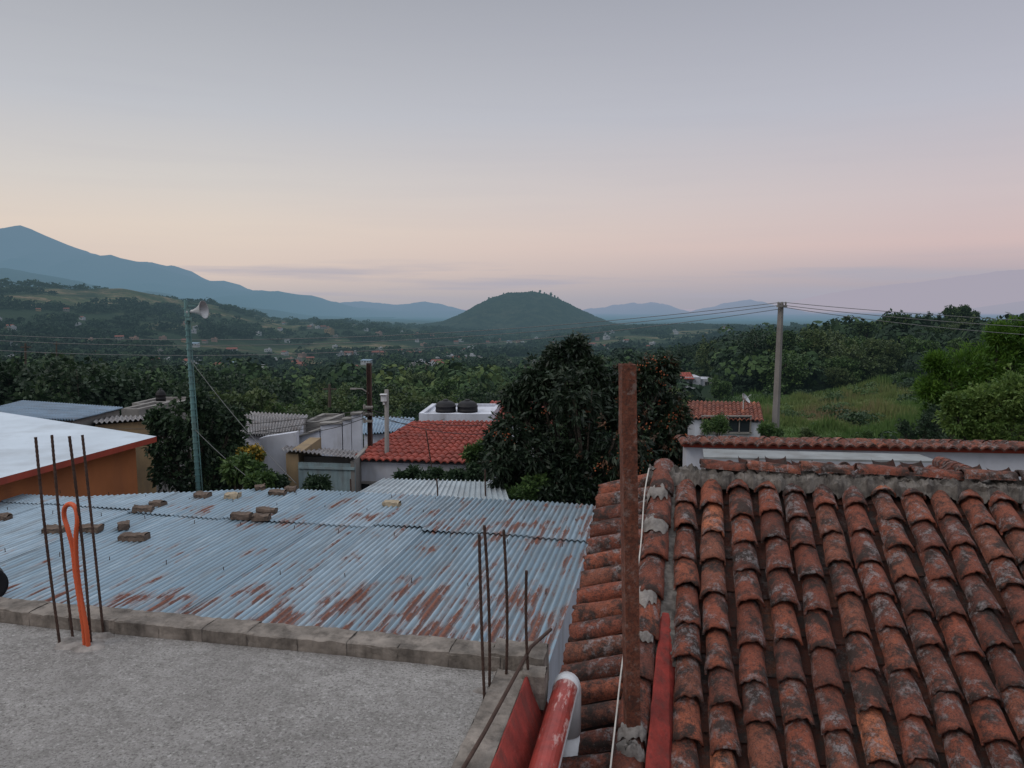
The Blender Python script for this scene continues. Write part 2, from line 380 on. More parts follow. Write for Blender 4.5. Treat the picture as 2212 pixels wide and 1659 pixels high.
def build_polar(name,azs,ds,mat,lift=0):
    az,dd=np.meshgrid(azs,ds); X=np.sin(az)*dd; Y=np.cos(az)*dd; Z=H(X,Y)+lift
    V=np.stack([X,Y,Z],-1).reshape(-1,3); na=len(azs); nd=len(ds)
    i,j=np.meshgrid(np.arange(nd-1),np.arange(na-1),indexing='ij')
    a=(i*na+j).ravel(); F=np.stack([a,a+1,a+na+1,a+na],-1)[:, ::-1]
    me=np_mesh(name,V,F,None,[mat],None,True)
    me.attributes.new('open','FLOAT','POINT').data.foreach_set('value',clearing(X,Y).ravel().astype(np.float32))
    return link(bpy.data.objects.new(name,me))
azs=np.radians(np.concatenate([np.linspace(-180,-50,30)[:-1],np.linspace(-50,50,520),np.linspace(50,180,30)[1:]]))
o=build_polar('terrain',azs,np.exp(np.linspace(math.log(2.0),math.log(30000),420)),MAT['terrain'])
tag(o,'wooded valley floor and rolling hillside ground','ground',kind='structure')
f1=math.atan((1500-CX)/FL); f2=math.atan((2260-CX)/FL)
o=build_polar('field',np.linspace(f1,f2,90),np.exp(np.linspace(math.log(24),math.log(98),60)),MAT['field'],.10)
tag(o,'weedy green and brown grass field on a slope','field',kind='structure')

def ridge(name,label,D,prof,width,base,seed,res=4,rough=1.0,crest=0.0):
    xs=[p[0] for p in prof]; ys=[p[1] for p in prof]
    pxs=np.arange(xs[0],xs[-1]+.1,res); py=np.interp(pxs,xs,ys)
    b=(py-CY)/FL; k=cT-b*sT
    X=(pxs-CX)/FL/k*D; Zc=CZ-(sT+b*cT)/k*D
    Zc=Zc+(fbm(X/(D*.012)+seed,X*0+seed,4)-.47)*D*.0035*rough
    ts=np.concatenate([-np.linspace(1,0,50),np.linspace(0.05,1,10)])
    rows=[]; grn=np.random.default_rng(seed)
    for t in ts:
        s=(1-abs(t)**1.15)
        spur=fbm(X/(D*.035)+seed,np.full_like(X,t*3.0)+seed*2,6)-.47
        h=Zc-base
        z=base+h*s+spur*np.clip(h,0,None)*.6*rough*min(1,abs(t)*3.5)*(1-abs(t)*.5)
        if crest: z=z+crest*grn.random(len(X))
        rows.append(np.stack([X+t*width*.12,np.full_like(X,D+t*width),z],-1))
    V=np.concatenate(rows); n=len(X); i,j=np.meshgrid(np.arange(len(ts)-1),np.arange(n-1),indexing='ij')
    a=(i*n+j).ravel(); F=np.stack([a,a+1,a+n+1,a+n],-1)
    o=link(bpy.data.objects.new(name,np_mesh(name,V,F,None,[MAT['mount']],None,True)))
    return tag(o,label,'mountain' if 'mountain' in name else 'hill',kind='structure')
ridge('mountain_range','tall hazy blue mountain with a long falling shoulder',6500,[(-500,470),(-150,520),(0,495),(45,488),(75,500),(110,522),(150,545),(200,553),(240,551),(290,565),(340,580),(400,600),(480,624),(540,632),(600,627),(640,645),(690,668),(760,690),(900,720)],2600,-120,11,2,1.5)
ridge('mountain_range','lower blue shoulder ridge in front of the tall mountain',4200,[(-500,540),(0,578),(90,596),(180,618),(280,630),(380,648),(480,668),(600,700),(700,725)],1500,-120,23,2,1.4)
ridge('mountain_range','low pale blue mountains on the horizon',10000,[(560,700),(640,668),(690,657),(740,655),(780,650),(850,660),(920,652),(960,660),(1010,673),(1100,690),(1200,705)],1800,-200,5,2,1.)
ridge('mountain_range','faint blue mountains behind the valley plain',13500,[(1150,705),(1270,668),(1340,658),(1370,655),(1430,655),(1490,674),(1560,658),(1620,648),(1700,664),(1800,690),(1900,705)],2600,-300,8,2,1.)
ridge('mountain_range','very faint lilac mountains on the horizon',30000,[(1500,700),(1700,655),(1800,632),(1900,618),(2000,608),(2100,594),(2160,586),(2212,582),(2500,560)],3500,-500,31,3,.6)
ridge('mountain_range','pale hazy mountain beyond the wooded hill',17500,[(1950,700),(2100,668),(2160,658),(2212,650),(2500,640)],2500,-300,41,3,.6)
ridge('hill','rounded dark green hill with a few trees on top',2600,[(840,712),(900,704),(960,695),(1000,679),(1030,660),(1060,645),(1100,634),(1150,630),(1180,636),(1210,648),(1260,674),(1320,697),(1400,712)],480,-98,14,1.5,.6,3.5)
ridge('hill','low wooded rise at the far side of the valley',1900,[(1180,722),(1300,707),(1400,704),(1500,702),(1600,704),(1700,708),(1800,715),(2000,720)],350,-80,3,2,.4,5.0)

RH=random.Random(77); HP=[]
for px,D in((735,800),(752,780),(765,790),(862,900),(872,880),(640,650),(600,560),(588,600),(614,580),(630,590),(820,700),(930,520),(945,560),(985,620),(1000,600),(1015,640),(1030,610),(905,540),(960,530)):
    HP.append((px,D,RH.choice([0,1,0,4,5,16]),RH.uniform(.75,1.0),1.6))
for i in range(100):
    px=RH.gauss(860,220); D=math.exp(RH.uniform(math.log(430),math.log(1600))); HP.append((px,D,RH.choice([0,4,1,0,4,16,17,3,9,13,12,5]),RH.uniform(.6,.95),1.5))
for i in range(34): HP.append((RH.uniform(-60,520),RH.uniform(420,1000),RH.choice([0,4,1,16,17,9,12]),RH.uniform(.5,.8),1.4))
for i in range(12): HP.append((RH.uniform(1300,1700),RH.uniform(500,1500),RH.choice([0,4,1,5]),RH.uniform(.6,.9),1.6))
for px,D,k in((2110,150,16),(2135,148,1),(1905,150,13),(1800,190,4)): HP.append((px,D,k,.5,1.2))
HP.append((712,1150,8,1.3,6))
HX=np.array([(h[0]-CX)/FL*h[1] for h in HP]); HD=np.array([h[1] for h in HP])
def nearhouse(X,D):
    m=np.zeros(len(X),bool)
    for hx,hd in zip(HX,HD):
        m|=(np.abs(X-hx*D/hd)<7.5)&(D>hd*.93-12)&(D<hd+6)
    return m

# ------------------------------------------------------------------ foliage
def leaves(lobes,nw,nl,L,W,seed,droop=.3,out=1.,shell=.5,spread=.7,up=0):
    g=np.random.default_rng(seed); P=[];Dv=[];T=[]
    for lb in lobes:
        c=np.array(lb[:3]); r=np.array(lb[3:6]) if len(lb)>=6 else np.full(3,lb[3])
        d=g.normal(size=(nw,3)); d/=np.linalg.norm(d,axis=1)[:,None]
        rr=shell+(1-shell)*g.random(nw)**.6; p=c+d*rr[:,None]*r*(1+.22*g.normal(size=(nw,1)))
        t=g.random(nw)*.6+g.random()*.2
        p=np.repeat(p,nl,0); d=np.repeat(d,nl,0); t=np.repeat(t,nl)+g.random(nw*nl)*.25
        e=d*out+g.normal(size=d.shape)*spread+np.array([0,0,up-droop]); e/=np.linalg.norm(e,axis=1)[:,None]
        p=p+g.normal(size=p.shape)*L*.35
        P.append(p);Dv.append(e);T.append(t)
    P=np.concatenate(P);E=np.concatenate(Dv);T=np.clip(np.concatenate(T),0,1); n=len(P)
    w=np.cross(E,g.normal(size=E.shape)); w/=np.linalg.norm(w,axis=1)[:,None]
    l=(L*(.7+.6*g.random(n)))[:,None]; wd=(W*(.7+.6*g.random(n)))[:,None]
    sag=np.zeros((n,3)); sag[:,2]=-.12*l[:,0]
    V=np.stack([P,P+E*l*.5+w*wd*.5,P+E*l+sag,P+E*l*.5-w*wd*.5],1).reshape(-1,3)
    F=np.arange(n*4).reshape(n,4)
    return V,F,T
def trunk_mb(base,lobes,r0,seed,fork=.35):
    g=random.Random(seed); mb=MB(); b=Vector(base)
    cen=sum((Vector(l[:3]) for l in lobes),Vector())/len(lobes)
    fk=b.lerp(cen,fork)+Vector((g.uniform(-.1,.1),g.uniform(-.1,.1),0))
    mb.tube([b,b.lerp(fk,.5)+Vector((g.uniform(-.08,.08),g.uniform(-.08,.08),0)),fk],[r0,r0*.8,r0*.65],8)
    for l in lobes:
        e=Vector(l[:3]); m=fk.lerp(e,.5)+Vector((g.uniform(-.2,.2),g.uniform(-.2,.2),g.uniform(-.1,.25)))*r0*4
        mb.tube([fk,m,e],[r0*.5,r0*.3,r0*.12],6)
        for _ in range(3):
            q=e+Vector((g.uniform(-1,1),g.uniform(-1,1),g.uniform(-.3,1)))*(l[3]*.7)
            mb.tube([m,m.lerp(q,.6)+Vector((0,0,.1*l[3])),q],[r0*.2,r0*.1,r0*.04],5)
    return mb
def make_tree(name,label,cat,base,lobes,mat,nw,nl,L,W,seed,r0=.12,trunk=True,group=None,**kw):
    e=empty(name,base)
    V,F,T=leaves(lobes,nw,nl,L,W,seed,**kw)
    me=np_mesh('crown',V-np.array(base),F,T,[mat]); c=link(bpy.data.objects.new('crown',me)); c.parent=e
    if trunk: trunk_mb(base,lobes,r0,seed).obj('trunk',MAT['bark'],parent=e,smooth=True)
    tag(e,label,cat,group); return e

tpl=[]
for k in range(9):
    g=random.Random(100+k); wide=[2.2,2.6,1.8,2.4,2.0,1.5,2.7,2.3,2.0][k]; hh=[4.6,4.4,5.2,5.0,4.2,6.2,4.8,4.4,5.4][k]
    lob=[]
    for i in range(13):
        a=g.uniform(0,6.28); rr=wide*.66*math.sqrt(g.random()); z=g.uniform(.20,.80)*hh
        s=wide*g.uniform(.30,.52)*(1.1-.45*abs(z/hh-.5))
        lob.append((rr*math.cos(a),rr*math.sin(a),z,s,s,s*.8))
    V,F,T=leaves(lob,86,10,.21,.15,200+k,droop=.15,shell=.7,out=.6,spread=.9)
    mat=MAT[['leafmid','leafolive','leafmid','leafolive','leafwood','leafwood','leafdark','leafdark','leafdark'][k]]
    crown=np_mesh('crown',V,F,T,[mat])
    tm=trunk_mb((0,0,-.4),lob,.14,k); to=tm.obj('trunk',MAT['bark'],smooth=True); trunk=to.data
    bpy.data.objects.remove(to)
    tpl.append((crown,trunk))
lob=[(0,0,.8+i*.75,.55-.05*i,.55-.05*i,.6) for i in range(8)]
V,F,T=leaves(lob,60,8,.25,.10,333,droop=-.8,shell=.4)
cyp=(np_mesh('crown',V,F,T,[MAT['leafdark']]),None)
tm=MB(); tm.tube([(0,0,-.3),(0,0,3),(0,0,6)],[.12,.08,.03],7); to=tm.obj('trunk',MAT['bark']); cyp=(cyp[0],to.data); bpy.data.objects.remove(to)
def put_tree(px,D,sc,k,label,cat='tree',group=None,sz=1.0,name='leafy_tree',dz=0):
    X=(px-CX)/FL*D; z=float(H(X,D))
    e=bpy.data.objects.new(name,None); link(e); e.location=(X,D,z+dz); e.rotation_euler=(0,0,R.uniform(0,6.28)); e.scale=(sc,sc,sc*sz)
    t=cyp if k=='c' else tpl[k]
    for nm,me in(('crown',t[0]),('trunk',t[1])):
        o=bpy.data.objects.new(nm,me); link(o); o.parent=e
    tag(e,label,cat,group); return e
G1='leafy trees scattered on the slopes'
for i in range(160):
    px=R.uniform(1400,2330); D=math.exp(R.uniform(math.log(88),math.log(235)))
    if 1540<px<2010 and D<100: continue
    if 1400<px<1585 and D<146: continue
    put_tree(px,D,R.choice([.6,.8,1.0,1.2,1.45,1.7]),R.choice([0,1,2,3,0,1,3,4,5,6,7,8]),'round leafy green tree on the wooded slope',group=G1,sz=R.uniform(.8,1.05))
for i in range(80):
    px=R.uniform(230,1400); D=math.exp(R.uniform(math.log(62),math.log(190)))
    put_tree(px,D,R.choice([.55,.7,.9,1.1,1.35]),R.choice([0,1,2,3,4,0,1,3,6,7]),'round leafy green tree in the valley below the houses',group=G1)
for px,D,s,k in ((-40,40,1.35,6),(25,41,1.3,7),(75,39,1.35,6),(130,41,1.3,8),(180,38,1.35,6),(225,40,1.35,7),(265,39,1.25,6),(300,44,.9,7),(110,55,1.2,8),(200,56,1.25,6),
    (350,40,.7,1),(440,42,1.0,1),(490,44,1.1,3),(540,43,.95,2),(590,48,1.0,0),(640,46,.9,3),(690,50,1.1,1),(735,52,1.15,0),(780,56,.95,6),(660,40,.65,2),
    (860,50,.9,0),(900,46,.95,7),(945,52,1.0,3),(985,48,.95,1),(1030,50,1.05,6),(880,60,1.1,1),(1060,44,.9,7),(560,58,1.3,7),(470,60,1.3,6),(800,62,1.25,7),
    (1500,60,.6,6),(1420,58,1.0,3),(1560,98,.8,2),(600,28,.5,6),(690,26,.45,2),(470,27,.55,1),(740,27,.4,6)):
    put_tree(px,D,s,k,'broad leafy tree standing behind the houses',group='leafy trees behind the rooftops')
for px,D,s in((2062,170,1.75),(2085,172,1.5),(2040,168,1.25),(2110,150,1.1),(1850,200,1.15),(1870,205,1.05),(1975,180,1.2),(1760,210,.9),(1925,190,1.0)):
    put_tree(px,D,s,5,'taller dark tree standing on the hill crest',group=G1)
for px,D,s in((1992,165,1.1),(2003,166,1.2),(2016,164,1.05),(2026,165,1.15),(195,75,.9),(258,70,.95),(1945,240,1.),(2145,150,.9),(2200,160,1.)):
    put_tree(px,D,s,'c','narrow dark cypress tree on the slope','tree','cypress trees',name='cypress_tree')

def crowns(name,label,cat,X,D,r,lv,mat,seed,Lf,flat=.8,region=45.):
    """solid looking crowns: leaf sprays laid like shingles over rounded lobes"""
    g=np.random.default_rng(seed); n=len(X); Z=H(X,D); nl_=6
    lo=g.normal(size=(n,nl_,3))*np.array([.42,.42,.25]); lr=.42+.25*g.random((n,nl_,1))
    li=g.integers(0,nl_,size=(n,lv)); base=np.take_along_axis(lo,li[:,:,None],1); rr=np.take_along_axis(lr,li[:,:,None],1)
    d=g.normal(size=(n,lv,3)); d[:,:,2]=np.abs(d[:,:,2])*1.0-.25*g.random((n,lv)); d/=np.linalg.norm(d,axis=2)[:,:,None]
    P=(base+d*rr*(.82+.18*g.random((n,lv,1))))*(r[:,None,None]*np.array([1,1,flat]))+np.stack([X,D,Z+r*.55],-1)[:,None,:]
    E=np.cross(d,g.normal(size=d.shape))+d*.25*g.normal(size=(n,lv,1)); E/=np.linalg.norm(E,axis=2)[:,:,None]
    wv=np.cross(E,d)+.3*g.normal(size=d.shape); wv/=np.linalg.norm(wv,axis=2)[:,:,None]
    Ls=((r*Lf)[:,None]*(.7+.6*g.random((n,lv))))[:,:,None]
    P=P-E*Ls*.5
    V=np.stack([P,P+E*Ls*.5+wv*Ls*.42,P+E*Ls,P+E*Ls*.5-wv*Ls*.42],2).reshape(-1,3)
    reg=(fbm(X/region+7,D/region+2,3)-.27)*1.5
    T=np.clip((reg+g.normal(size=n)*.22)[:,None]+(np.take_along_axis(g.random((n,nl_)),li,1)-.5)*.15+(g.random((n,lv))-.5)*.25,0,1).ravel()
    o=link(bpy.data.objects.new(name,np_mesh(name,V,np.arange(n*lv*4).reshape(-1,4),T,[mat])))
    tag(o,label,cat,kind='stuff'); print(name,n)
g=np.random.default_rng(15)
n=16000
px=g.uniform(-150,2380,n); D=np.exp(g.uniform(math.log(85),math.log(560),n)); X=(px-CX)/FL*D
keep=(clearing(X,D)<.25)&(fbm(X/30+3,D/30+8,3)>np.where(px>1380,.38,.44))&~((px>1500)&(px<2020)&(D<104))&~((px>1400)&(px<1585)&(D<160))&~nearhouse(X,D)
X=X[keep][:3000];D=D[keep][:3000]; r=(1.2+4.2*g.random(len(X))**1.8)*(1+D/900.)
crowns('woodland','dense mixed green woodland on the slopes and valley','woodland',X,D,r,300,MAT['leafwood'],3,.17)
n=40000
px=g.uniform(-200,2420,n); D=np.exp(g.uniform(math.log(480),math.log(2300),n)); X=(px-CX)/FL*D
keep=(clearing(X,D)<.25)&(fbm(X/60+3,D/60+8,3)>.43)&~nearhouse(X,D); X=X[keep][:15000];D=D[keep][:15000]; r=(1.8+6.0*g.random(len(X))**2.2)*(1+D/2600.)
crowns('forest','dense dark green forest covering the valley and slopes','forest',X,D,r,54,MAT['forest'],4,.36,.6,130.)
for px,py,s in((1056,642,1.),(1064,640,.8),(1088,634,.9),(1150,627,.8),(1166,628,1.1),(1176,630,.8),(1190,633,1.2),(1198,637,.9),(1205,640,.8)):
    p=S(px,py+6,2600)
    e=bpy.data.objects.new('leafy_tree',None); link(e); e.location=p; e.scale=(1.7*s,1.7*s,2.2*s); e.rotation_euler=(0,0,R.uniform(0,6))
    for nm,me in(('crown',tpl[R.randrange(6)][0]),('trunk',tpl[0][1])):
        o=bpy.data.objects.new(nm,me); link(o); o.parent=e
    tag(e,'lone tree on the crest of the round hill','tree','trees on the round hill')

n=52000; px=g.uniform(1420,2300,n); D=np.exp(g.uniform(math.log(30),math.log(100),n)); X=(px-CX)/FL*D
k=5; X=np.repeat(X,k)+g.normal(size=n*k)*.15; Y=np.repeat(D,k)+g.normal(size=n*k)*.15; Z=H(X,Y)+.05
hh=(.2+.6*g.random(n*k))*(.25+2.2*vnoise(X*.35,Y*.35)**3); wx=g.uniform(-1,1,n*k)*.07
P=np.stack([X,Y,Z],-1); tip=P+np.stack([g.normal(size=n*k)*.15,g.normal(size=n*k)*.15,hh],-1)
V=np.stack([P+np.stack([np.abs(wx)+.03,wx,0*wx],-1),tip,P-np.stack([np.abs(wx)+.03,wx,0*wx],-1)],1).reshape(-1,3)
T=np.clip(fbm(X*.08,Y*.05,4)*2.0-.68+g.random(n*k)*.25,0,1)
o=link(bpy.data.objects.new('grass',np_mesh('grass',V,np.arange(n*k*3).reshape(-1,3),T,[MAT['grass']])))
tag(o,'tufts of weedy grass in the field','grass',kind='stuff')
n=640; px=g.uniform(1480,2200,n); D=np.exp(g.uniform(math.log(30),math.log(100),n)); X=(px-CX)/FL*D
keep=(fbm(X/9+3,D/9+8,3)>.46)|(D<38)|(D>86); X=X[keep];D=D[keep]; r=.3+1.0*g.random(len(X))**2
crowns('scrub','low scrubby bushes and weeds in the field','scrub',X,D,r,260,MAT['leafmid'],9,.16,.8,12.)

Dq=13.4
def lob(px,py,r,dy=0,D=Dq):
    p=S(px,py,D+dy); return (p.x,p.y,p.z,r/FL*D)
LQ=[lob(1212,778,36),lob(1245,755,20),lob(1165,820,36),lob(1150,875,50,.4),lob(1112,930,46),lob(1088,990,36,-.2),lob(1205,925,76,.3),lob(1285,845,48),lob(1240,850,58,-.5),lob(1400,815,38,.2),lob(1440,795,17,.2),lob(1355,820,26,.2),lob(1428,880,44,.5),lob(1440,950,40),lob(1330,940,78,-.4),lob(1300,1015,66),lob(1220,1030,52,-.3),lob(1160,1045,36),lob(1385,1030,50),lob(1112,860,22,.1),lob(1462,900,20,.1),lob(1200,770,16,.3),lob(1275,800,24,-.2),lob(1075,950,20,.2),lob(1340,880,48,.1),lob(1460,990,28,.1),lob(1100,1045,30,-.1),lob(1160,980,50,-.2),lob(1240,1000,56,-.1),lob(1260,1050,40,-.4),lob(1190,1075,34,-.5),lob(1340,1060,40,-.3)]
e=make_tree('loquat_tree','large dark tree with long drooping leaves and orange fruit','tree',(1.3,Dq,-4.6),LQ,MAT['leafloq'],125,12,.12,.04,5,r0=.13,droop=.35,spread=.8,shell=.4)
RL=[LQ[i] for i in(9,10,11,12,13,14,15,18,20,24,25)]
V,F,T=leaves(RL,34,10,.08,.025,77,droop=.1,spread=.9,shell=.85)
ce=link(bpy.data.objects.new('crown',np_mesh('crown',V-np.array((1.3,Dq,-4.6)),F,T,[MAT['leafred']]))); ce.parent=e; ce['label']='reddish brown leaf and flower clusters'
g2=random.Random(9); mb=MB()
for i in range(100):
    l=g2.choice(RL+[LQ[4],LQ[6],LQ[7]])
    d=Vector((g2.gauss(0,1),-abs(g2.gauss(0,1)),g2.gauss(0,1))).normalized(); c=Vector(l[:3])+d*l[3]*g2.uniform(.85,1.15)
    for j in range(g2.randrange(4,9)):
        q=c+Vector((g2.gauss(0,.04),g2.gauss(0,.04),g2.gauss(0,.04))); r_=g2.uniform(.009,.015)
        mb.tube([q-Vector((0,0,r_)),q-Vector((0,0,r_*.6)),q+Vector((0,0,r_*.6)),q+Vector((0,0,r_))],[r_*.3,r_,r_,r_*.3],6)
fo=mb.obj('fruit',MAT['fruit'],parent=e,smooth=True); fo['kind']='stuff'

Dn=16.5
make_tree('leafy_tree','dark leafy tree beside the loudspeaker pole','tree',(S(430,1000,Dn).x,Dn,-4.7),
  [lob(400,905,42,0,Dn),lob(460,910,42,.3,Dn),lob(355,955,36,0,Dn),lob(430,960,50,0,Dn),lob(495,960,36,.2,Dn),lob(365,1020,44,0,Dn),lob(450,1030,50,0,Dn),lob(500,1020,34,0,Dn),lob(340,905,18,0,Dn),lob(430,872,20,0,Dn),lob(500,910,24,0,Dn)],
  MAT['leafdark'],95,10,.12,.065,21,r0=.12,shell=.4)
Dn=30
make_tree('leafy_tree','tall feathery bright green tree at the field edge','tree',(S(2130,900,Dn).x,Dn,-5.2),
  [lob(2185,748,38,0,Dn),lob(2150,780,42,0,Dn),lob(2090,795,42,0,Dn),lob(2050,828,38,0,Dn),lob(2120,850,58,0,Dn),lob(2190,840,58,0,Dn),lob(2040,890,38,0,Dn),lob(2100,910,48,0,Dn),lob(2230,770,58,0,Dn),lob(2022,785,20,0,Dn),lob(2160,725,22,0,Dn),lob(2010,840,22,0,Dn),lob(2210,720,24,0,Dn)],
  MAT['leafbright'],175,11,.22,.05,31,r0=.14,shell=.35,droop=-.8,spread=.65)
Dn=19
make_tree('shrub','pale yellow-green conifer shrub beside a tiled wall','shrub',(S(2150,900,Dn).x,Dn,-4.9),
  [lob(2070,905,32,0,Dn),lob(2110,870,32,0,Dn),lob(2160,870,40,0,Dn),lob(2200,850,40,0,Dn),lob(2240,872,50,0,Dn),lob(2120,925,40,0,Dn),lob(2190,925,46,0,Dn),lob(2060,870,16,0,Dn)],
  MAT['leafyel'],190,10,.11,.05,41,r0=.1,shell=.55,droop=-.4)
def shrub(px,py,D,r,mat,label,L=.14,W=.05,seed=1,nm='shrub'):
    gg=random.Random(seed); z0=S(px,py,D)
    lb=[lob(px+gg.uniform(-r,r)*1.1,py+gg.uniform(-r,r)*.6,r*gg.uniform(.25,.55),gg.uniform(-.3,.3),D) for _ in range(7)]
    make_tree(nm,label,'shrub',(z0.x,D,float(H(z0.x,D))),lb,mat,60,8,L,W,seed,r0=.05,shell=.2,droop=.0)
shrub(520,1010,14.5,28,MAT['leafmid'],'bright green leafy plant growing behind a sheet roof',seed=51)
shrub(540,985,15.2,15,MAT['flower'],'bush with yellow flowers',seed=52,L=.08,W=.05)
shrub(1022,980,15.0,22,MAT['leafmid'],'green plant at the edge of a red tiled roof',seed=53,L=.1,W=.04)
shrub(1140,1055,12.9,30,MAT['leafmid'],'pale green plant below the dark tree',seed=54,L=.1,W=.04)
shrub(590,1038,14.2,24,MAT['leafdark'],'dark bush behind a sheet roof',seed=55,L=.1,W=.04)
shrub(560,1044,13.8,20,MAT['leafmid'],'green bush behind a sheet roof',seed=65,L=.1,W=.04)
shrub(680,1050,14.0,16,MAT['leafdark'],'dark bush by a metal gate',seed=56,L=.1,W=.04)
shrub(880,1032,15.0,16,MAT['leafdark'],'dark climbing plant hanging below a tiled eave',seed=57,L=.1,W=.04)
shrub(930,1034,15.0,18,MAT['leafdark'],'dark climbing plant hanging below a tiled eave',seed=58,L=.1,W=.04)
shrub(980,1036,15.0,18,MAT['leafdark'],'dark climbing plant hanging below a tiled eave',seed=68,L=.1,W=.04)
shrub(1540,912,24,22,MAT['leafmid'],'young green plants beside a white house',seed=59,L=.1,W=.03)
shrub(1665,932,23,20,MAT['leafmid'],'weedy bush at the foot of a concrete pole',seed=60,L=.1,W=.03)
shrub(1745,945,22,18,MAT['leafolive'],'weedy bush behind a tiled wall',seed=61,L=.1,W=.03)
shrub(1860,948,24,14,MAT['leafmid'],'weedy bush behind a tiled wall',seed=62,L=.1,W=.03)
shrub(1985,925,27,36,MAT['leafdark'],'dark bush behind a tiled wall',seed=66,L=.1,W=.05)
shrub(2035,915,29,40,MAT['leafdark'],'dark bush behind a tiled wall',seed=67,L=.1,W=.05)
shrub(1040,1025,14.6,20,MAT['leafdark'],'dark bush under the large tree',seed=64,L=.1,W=.04)

# ------------------------------------------------------------------ near: concrete roof
e=empty('concrete_house',(-3,1,-4.6),ROT)
mb=MB(); nu,nv=160,120; vs=[];fs=[]
for j in range(nv+1):
    for i in range(nu+1):
        u=-7+6.28*i/nu; v=-2+5.2*j/nv
        z=.010*n3(u*1.1+5,v*1.1)+.003*f3(u*5,v*5,2)
        vs.append((u,v,z))
for j in range(nv):
    for i in range(nu):
        a=j*(nu+1)+i; fs.append((a,a+1,a+nu+2,a+nu+1))
mb.add(vs,fs); mb.obj('roof_slab',MAT['slab'],parent=e,smooth=True)
mb=MB(); mb.prism([(-7,-2),(-.60,-2),(-.60,3.33),(-7,3.33)],-4.6,-.03); mb.obj('wall',MAT['greywall'],parent=e)
def lump(mb,x0,x1,y0,y1,z0,z1,nx,ny,seed,amp,mi=0):
    def P(i,j,k):
        x=x0+(x1-x0)*i/nx; y=y0+(y1-y0)*j/ny; z=z0+(z1-z0)*k
        nz=f3(x*11+seed,y*11+k*3,seed)*amp*.8
        ed=1 if(j in(0,ny)) else 0
        return (x+(f3(y*13,seed,k)*amp*.5 if i in(0,nx) else 0),y+nz*(1 if ed else .2)*.8,z+(nz*.8 if k==1 else 0)-(.35*amp if ed and k==1 else 0))
    top=[P(i,j,1) for j in range(ny+1) for i in range(nx+1)]; w=nx+1
    mb.add(top,[(j*w+i,j*w+i+1,(j+1)*w+i+1,(j+1)*w+i) for j in range(ny) for i in range(nx)],mi)
    for j,sg in((0,1),(ny,-1)):
        a=[P(i,j,1) for i in range(nx+1)]; mid=[P(i,j,.5) for i in range(nx+1)]; b=[P(i,j,0) for i in range(nx+1)]
        n_=nx+1; q=[(i,i+1,n_+i+1,n_+i) for i in range(nx)]+[(n_+i,n_+i+1,2*n_+i+1,2*n_+i) for i in range(nx)]
        mb.add(a+mid+b,q,mi)
    for i in(0,nx):
        mb.add([P(i,0,0),P(i,ny,0),P(i,ny,1),P(i,0,1)],[(0,1,2,3)],mi)
mb=MB(); u=-6.9
k=0
while u<-.78:
    L=R.uniform(.235,.265); h=.065+R.uniform(-.003,.003); off=R.uniform(-.003,.003)
    lump(mb,u,u+L-.005,3.205+off,3.352+off,-.02,h,20,10,k*3.7,.009); u+=L; k+=1
lump(mb,-6.9,-.7,3.207,3.349,-.02,.0625,900,10,9,.010,1)
lump(mb,-.76,-.52,3.21,3.37,-.10,.080,12,8,77,.015)
lump(mb,-.60,-.50,3.10,3.21,-.10,.05,8,8,79,.02)
mb.obj('parapet',[MAT['curb'],MAT['curb']],parent=e,smooth=False)
mb=MB(); 
lump(mb,-.72,-.585,-2,3.19,-.03,.024,8,160,41,.012)
mb.obj('roof_edge',MAT['curb'],parent=e)
mb=MB()
n_=70
for i in range(n_):
    v0=-1+4.24*i/n_; v1=-1+4.24*(i+1)/n_
    q=lambda v:[(-.583,v,.035+.010*f3(v*6,1)),(-.572,v,.04+.008*f3(v*9,2)),(-.515+.006*f3(v*12,7),v,-.10+.010*f3(v*9,4)),(-.50,v,-.16)]
    a=q(v0);b=q(v1); mb.add(a+b,[(0,1,5,4),(1,2,6,5),(2,3,7,6)])
mb.obj('flashing',MAT['redpaint'],parent=e,smooth=True)
def blob(mb,c,r,h,mapf,seed,nr=6,ns=18):
    ring=[]
    for k_ in range(nr):
        for j in range(ns):
            a=2*math.pi*j/ns; q=r*(1-k_/nr)*(1+.45*n3(math.cos(a)*1.3+seed,math.sin(a)*1.3,k_*.2))
            ring.append(mapf(c[0]+math.cos(a)*q*1.4,c[1]+math.sin(a)*q,h*math.sin(k_/(nr-1)*math.pi/2)*(1+.4*n3(j*.8,k_*.8,seed))))
    mb.add(ring,[(k_*ns+j,k_*ns+(j+1)%ns,(k_+1)*ns+(j+1)%ns,(k_+1)*ns+j) for k_ in range(nr-1) for j in range(ns)]+[tuple((nr-1)*ns+j for j in range(ns))])
for px,py,s in((180,1395,.085),(150,1386,.05),(225,1374,.04),(1095,1458,.05),(1050,1494,.04)):
    p=toF(G(px,py,0)); mb=MB()
    blob(mb,(p.x,p.y),s,.018,lambda x,y,z:(x,y,z-.004),px)
    mb.obj('mortar_patch',MAT['mortar'],parent=e,smooth=True)
tag(e,'grey concrete roof terrace with a low brick parapet','building')

